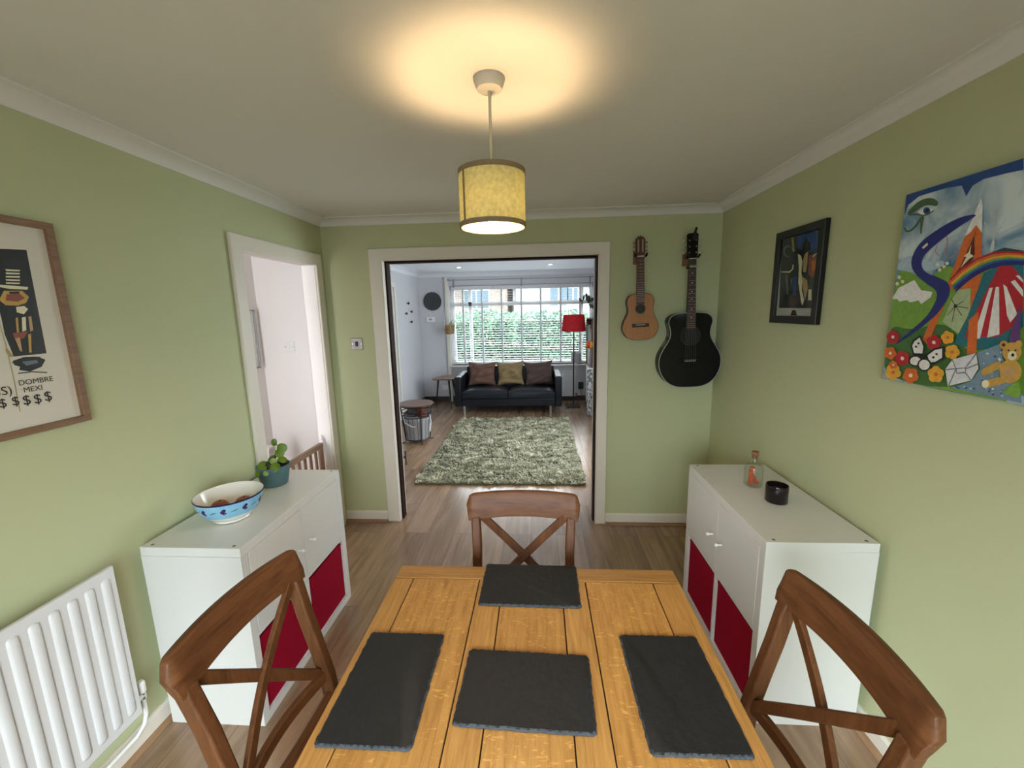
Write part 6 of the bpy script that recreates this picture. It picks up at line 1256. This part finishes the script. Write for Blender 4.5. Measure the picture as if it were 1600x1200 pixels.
for k in range(5):
    ex, ey, ez = (-0.15, -0.03, 0.36) if k == 0 else (rnd.uniform(-0.12, 0.06), rnd.uniform(-0.12, 0.06), rnd.uniform(0.24, 0.42))
    pts = [(0, 0, 0.01), (0.0, 0, 0.14), (ex*0.5, ey*0.5, 0.14+(ez-0.14)*0.65), (ex, ey, ez), (ex*1.25, ey*1.25, ez-0.05)]
    s_ = B().tube(pts, [0.002, 0.002, 0.0018, 0.0015, 0.001], 6).build('stem', plain('dark_twig', (0.04, 0.035, 0.02), 0.8), t)
    for j in range(5):
        f = 0.45+0.13*j; P = Vector(pts[2]).lerp(Vector(pts[4]), f) if f > 0.6 else Vector(pts[1]).lerp(Vector(pts[3]), f+0.3)
        leaf_disc(B(), P+Vector((rnd.uniform(-0.03, 0.03), rnd.uniform(-0.02, 0.02), rnd.uniform(-0.04, 0.0))), (rnd.uniform(-0.5, 0.5), -1, rnd.uniform(-0.3, 0.6)), (rnd.uniform(-1, 1), 0, -1), rnd.uniform(0.026, 0.040), 0, 0.45).build('leaf', DG, s_, smooth=80)

# ------------------------------------------------------------------ outside the street window
struct(B().box(-30, 30, LY+0.22, 60, -0.25, -0.15).build('ground', plain('front_lawn', (0.10, 0.16, 0.06), 0.95, var=0.3, scale=4), smooth=0))
HG = mix2('hedge_leaf', (0.08, 0.16, 0.12), (0.24, 0.38, 0.25), 3, 0.7, 0.35, 0.65)
b = B(); rnd = random.Random(9)
def htop(x): return 1.47+0.10*mnoise.noise(Vector((x*1.1, 3, 1)))+0.06*mnoise.noise(Vector((x*4, 7, 1)))
for k in range(19000):
    x = rnd.uniform(-4.2, 3.6); f = rnd.random()
    if f < 0.8: y = 9.68+0.06*mnoise.noise(Vector((x*2, 0, 2)))+rnd.uniform(-0.06, 0.12); z = rnd.uniform(-0.1, htop(x)); y += 0.09*mnoise.noise(Vector((x*3, z*3, 5)))
    else: y = rnd.uniform(9.6, 10.6); z = htop(x)+rnd.uniform(-0.05, 0.12)
    r = rnd.uniform(0.022, 0.050); n_ = Vector((rnd.uniform(-1, 1), rnd.uniform(-1.6, 0.2), rnd.uniform(-0.3, 1.2))).normalized(); u = n_.orthogonal().normalized(); w = n_.cross(u); a = rnd.uniform(0, 6.28); uu = u*math.cos(a)+w*math.sin(a); ww = n_.cross(uu); c = Vector((x, y, z))
    b.v += [tuple(c-uu*r), tuple(c-ww*r*0.55), tuple(c+uu*r), tuple(c+ww*r*0.55)]; o = len(b.v)-4; b.f.append((o, o+1, o+2, o+3)); b.m.append(0)
t = thing('hedge', 'tall leafy green hedge outside the street window', 'hedge', (0, 0, 0))
q = b.build('foliage', HG, t, smooth=0, clean=False); q['kind'] = 'stuff'
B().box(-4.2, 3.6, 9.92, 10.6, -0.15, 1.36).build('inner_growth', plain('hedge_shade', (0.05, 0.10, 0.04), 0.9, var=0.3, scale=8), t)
def house(label, x0, x1, y, wallm, roofm, wins, eave):
    t = thing('house', label, 'house', ((x0+x1)/2, y, -0.15)); hw = (x1-x0)/2; z1 = eave+0.15
    B().box(-hw, hw, 0, 6, 0, z1).build('wall', wallm, t)
    b = B(); b.loft([[(s*(hw+0.3), -0.4, z1), (s*(hw+0.3), 6.4, z1), (s*(hw+0.3), 3, z1+2.4)] for s in (-1, 1)]); b.build('roof', roofm, t, smooth=0)
    for x, z, w, h in wins:
        f = B().box(x-w/2-x0-hw, x+w/2-x0-hw, -0.03, 0.02, z+0.15-h/2, z+0.15+h/2).build('window', WHITEM, t); g = B()
        g.box(x-w/2+0.06-x0-hw, x-0.03-x0-hw, -0.035, -0.028, z+0.15-h/2+0.06, z+0.15+h/2-0.06); g.box(x+0.03-x0-hw, x+w/2-0.06-x0-hw, -0.035, -0.028, z+0.15-h/2+0.06, z+0.15+h/2-0.06); g.build('pane', plain('far_window_glass', (0.20, 0.27, 0.36), 0.15), f)
    return t
house('white rendered house across the street seen through the right of the window', -0.9, 7.5, 20.0, plain('white_render', (0.74, 0.73, 0.72), 0.9), plain('grey_roof_tile', (0.20, 0.19, 0.20), 0.8), [(0.95, 2.25, 0.9, 0.95), (1.62, 2.30, 0.55, 0.75), (3.4, 2.3, 0.9, 0.95)], 3.4)
house('pale brick house across the street seen through the left of the window', -9.5, -1.5, 20.5, mix2('pale_pink_brick', (0.45, 0.33, 0.30), (0.60, 0.48, 0.44), 8, 0.9), plain('brown_roof_tile', (0.25, 0.17, 0.14), 0.8), [(-3.0, 2.2, 1.3, 0.95), (-5.6, 2.2, 1.3, 0.95)], 3.3)
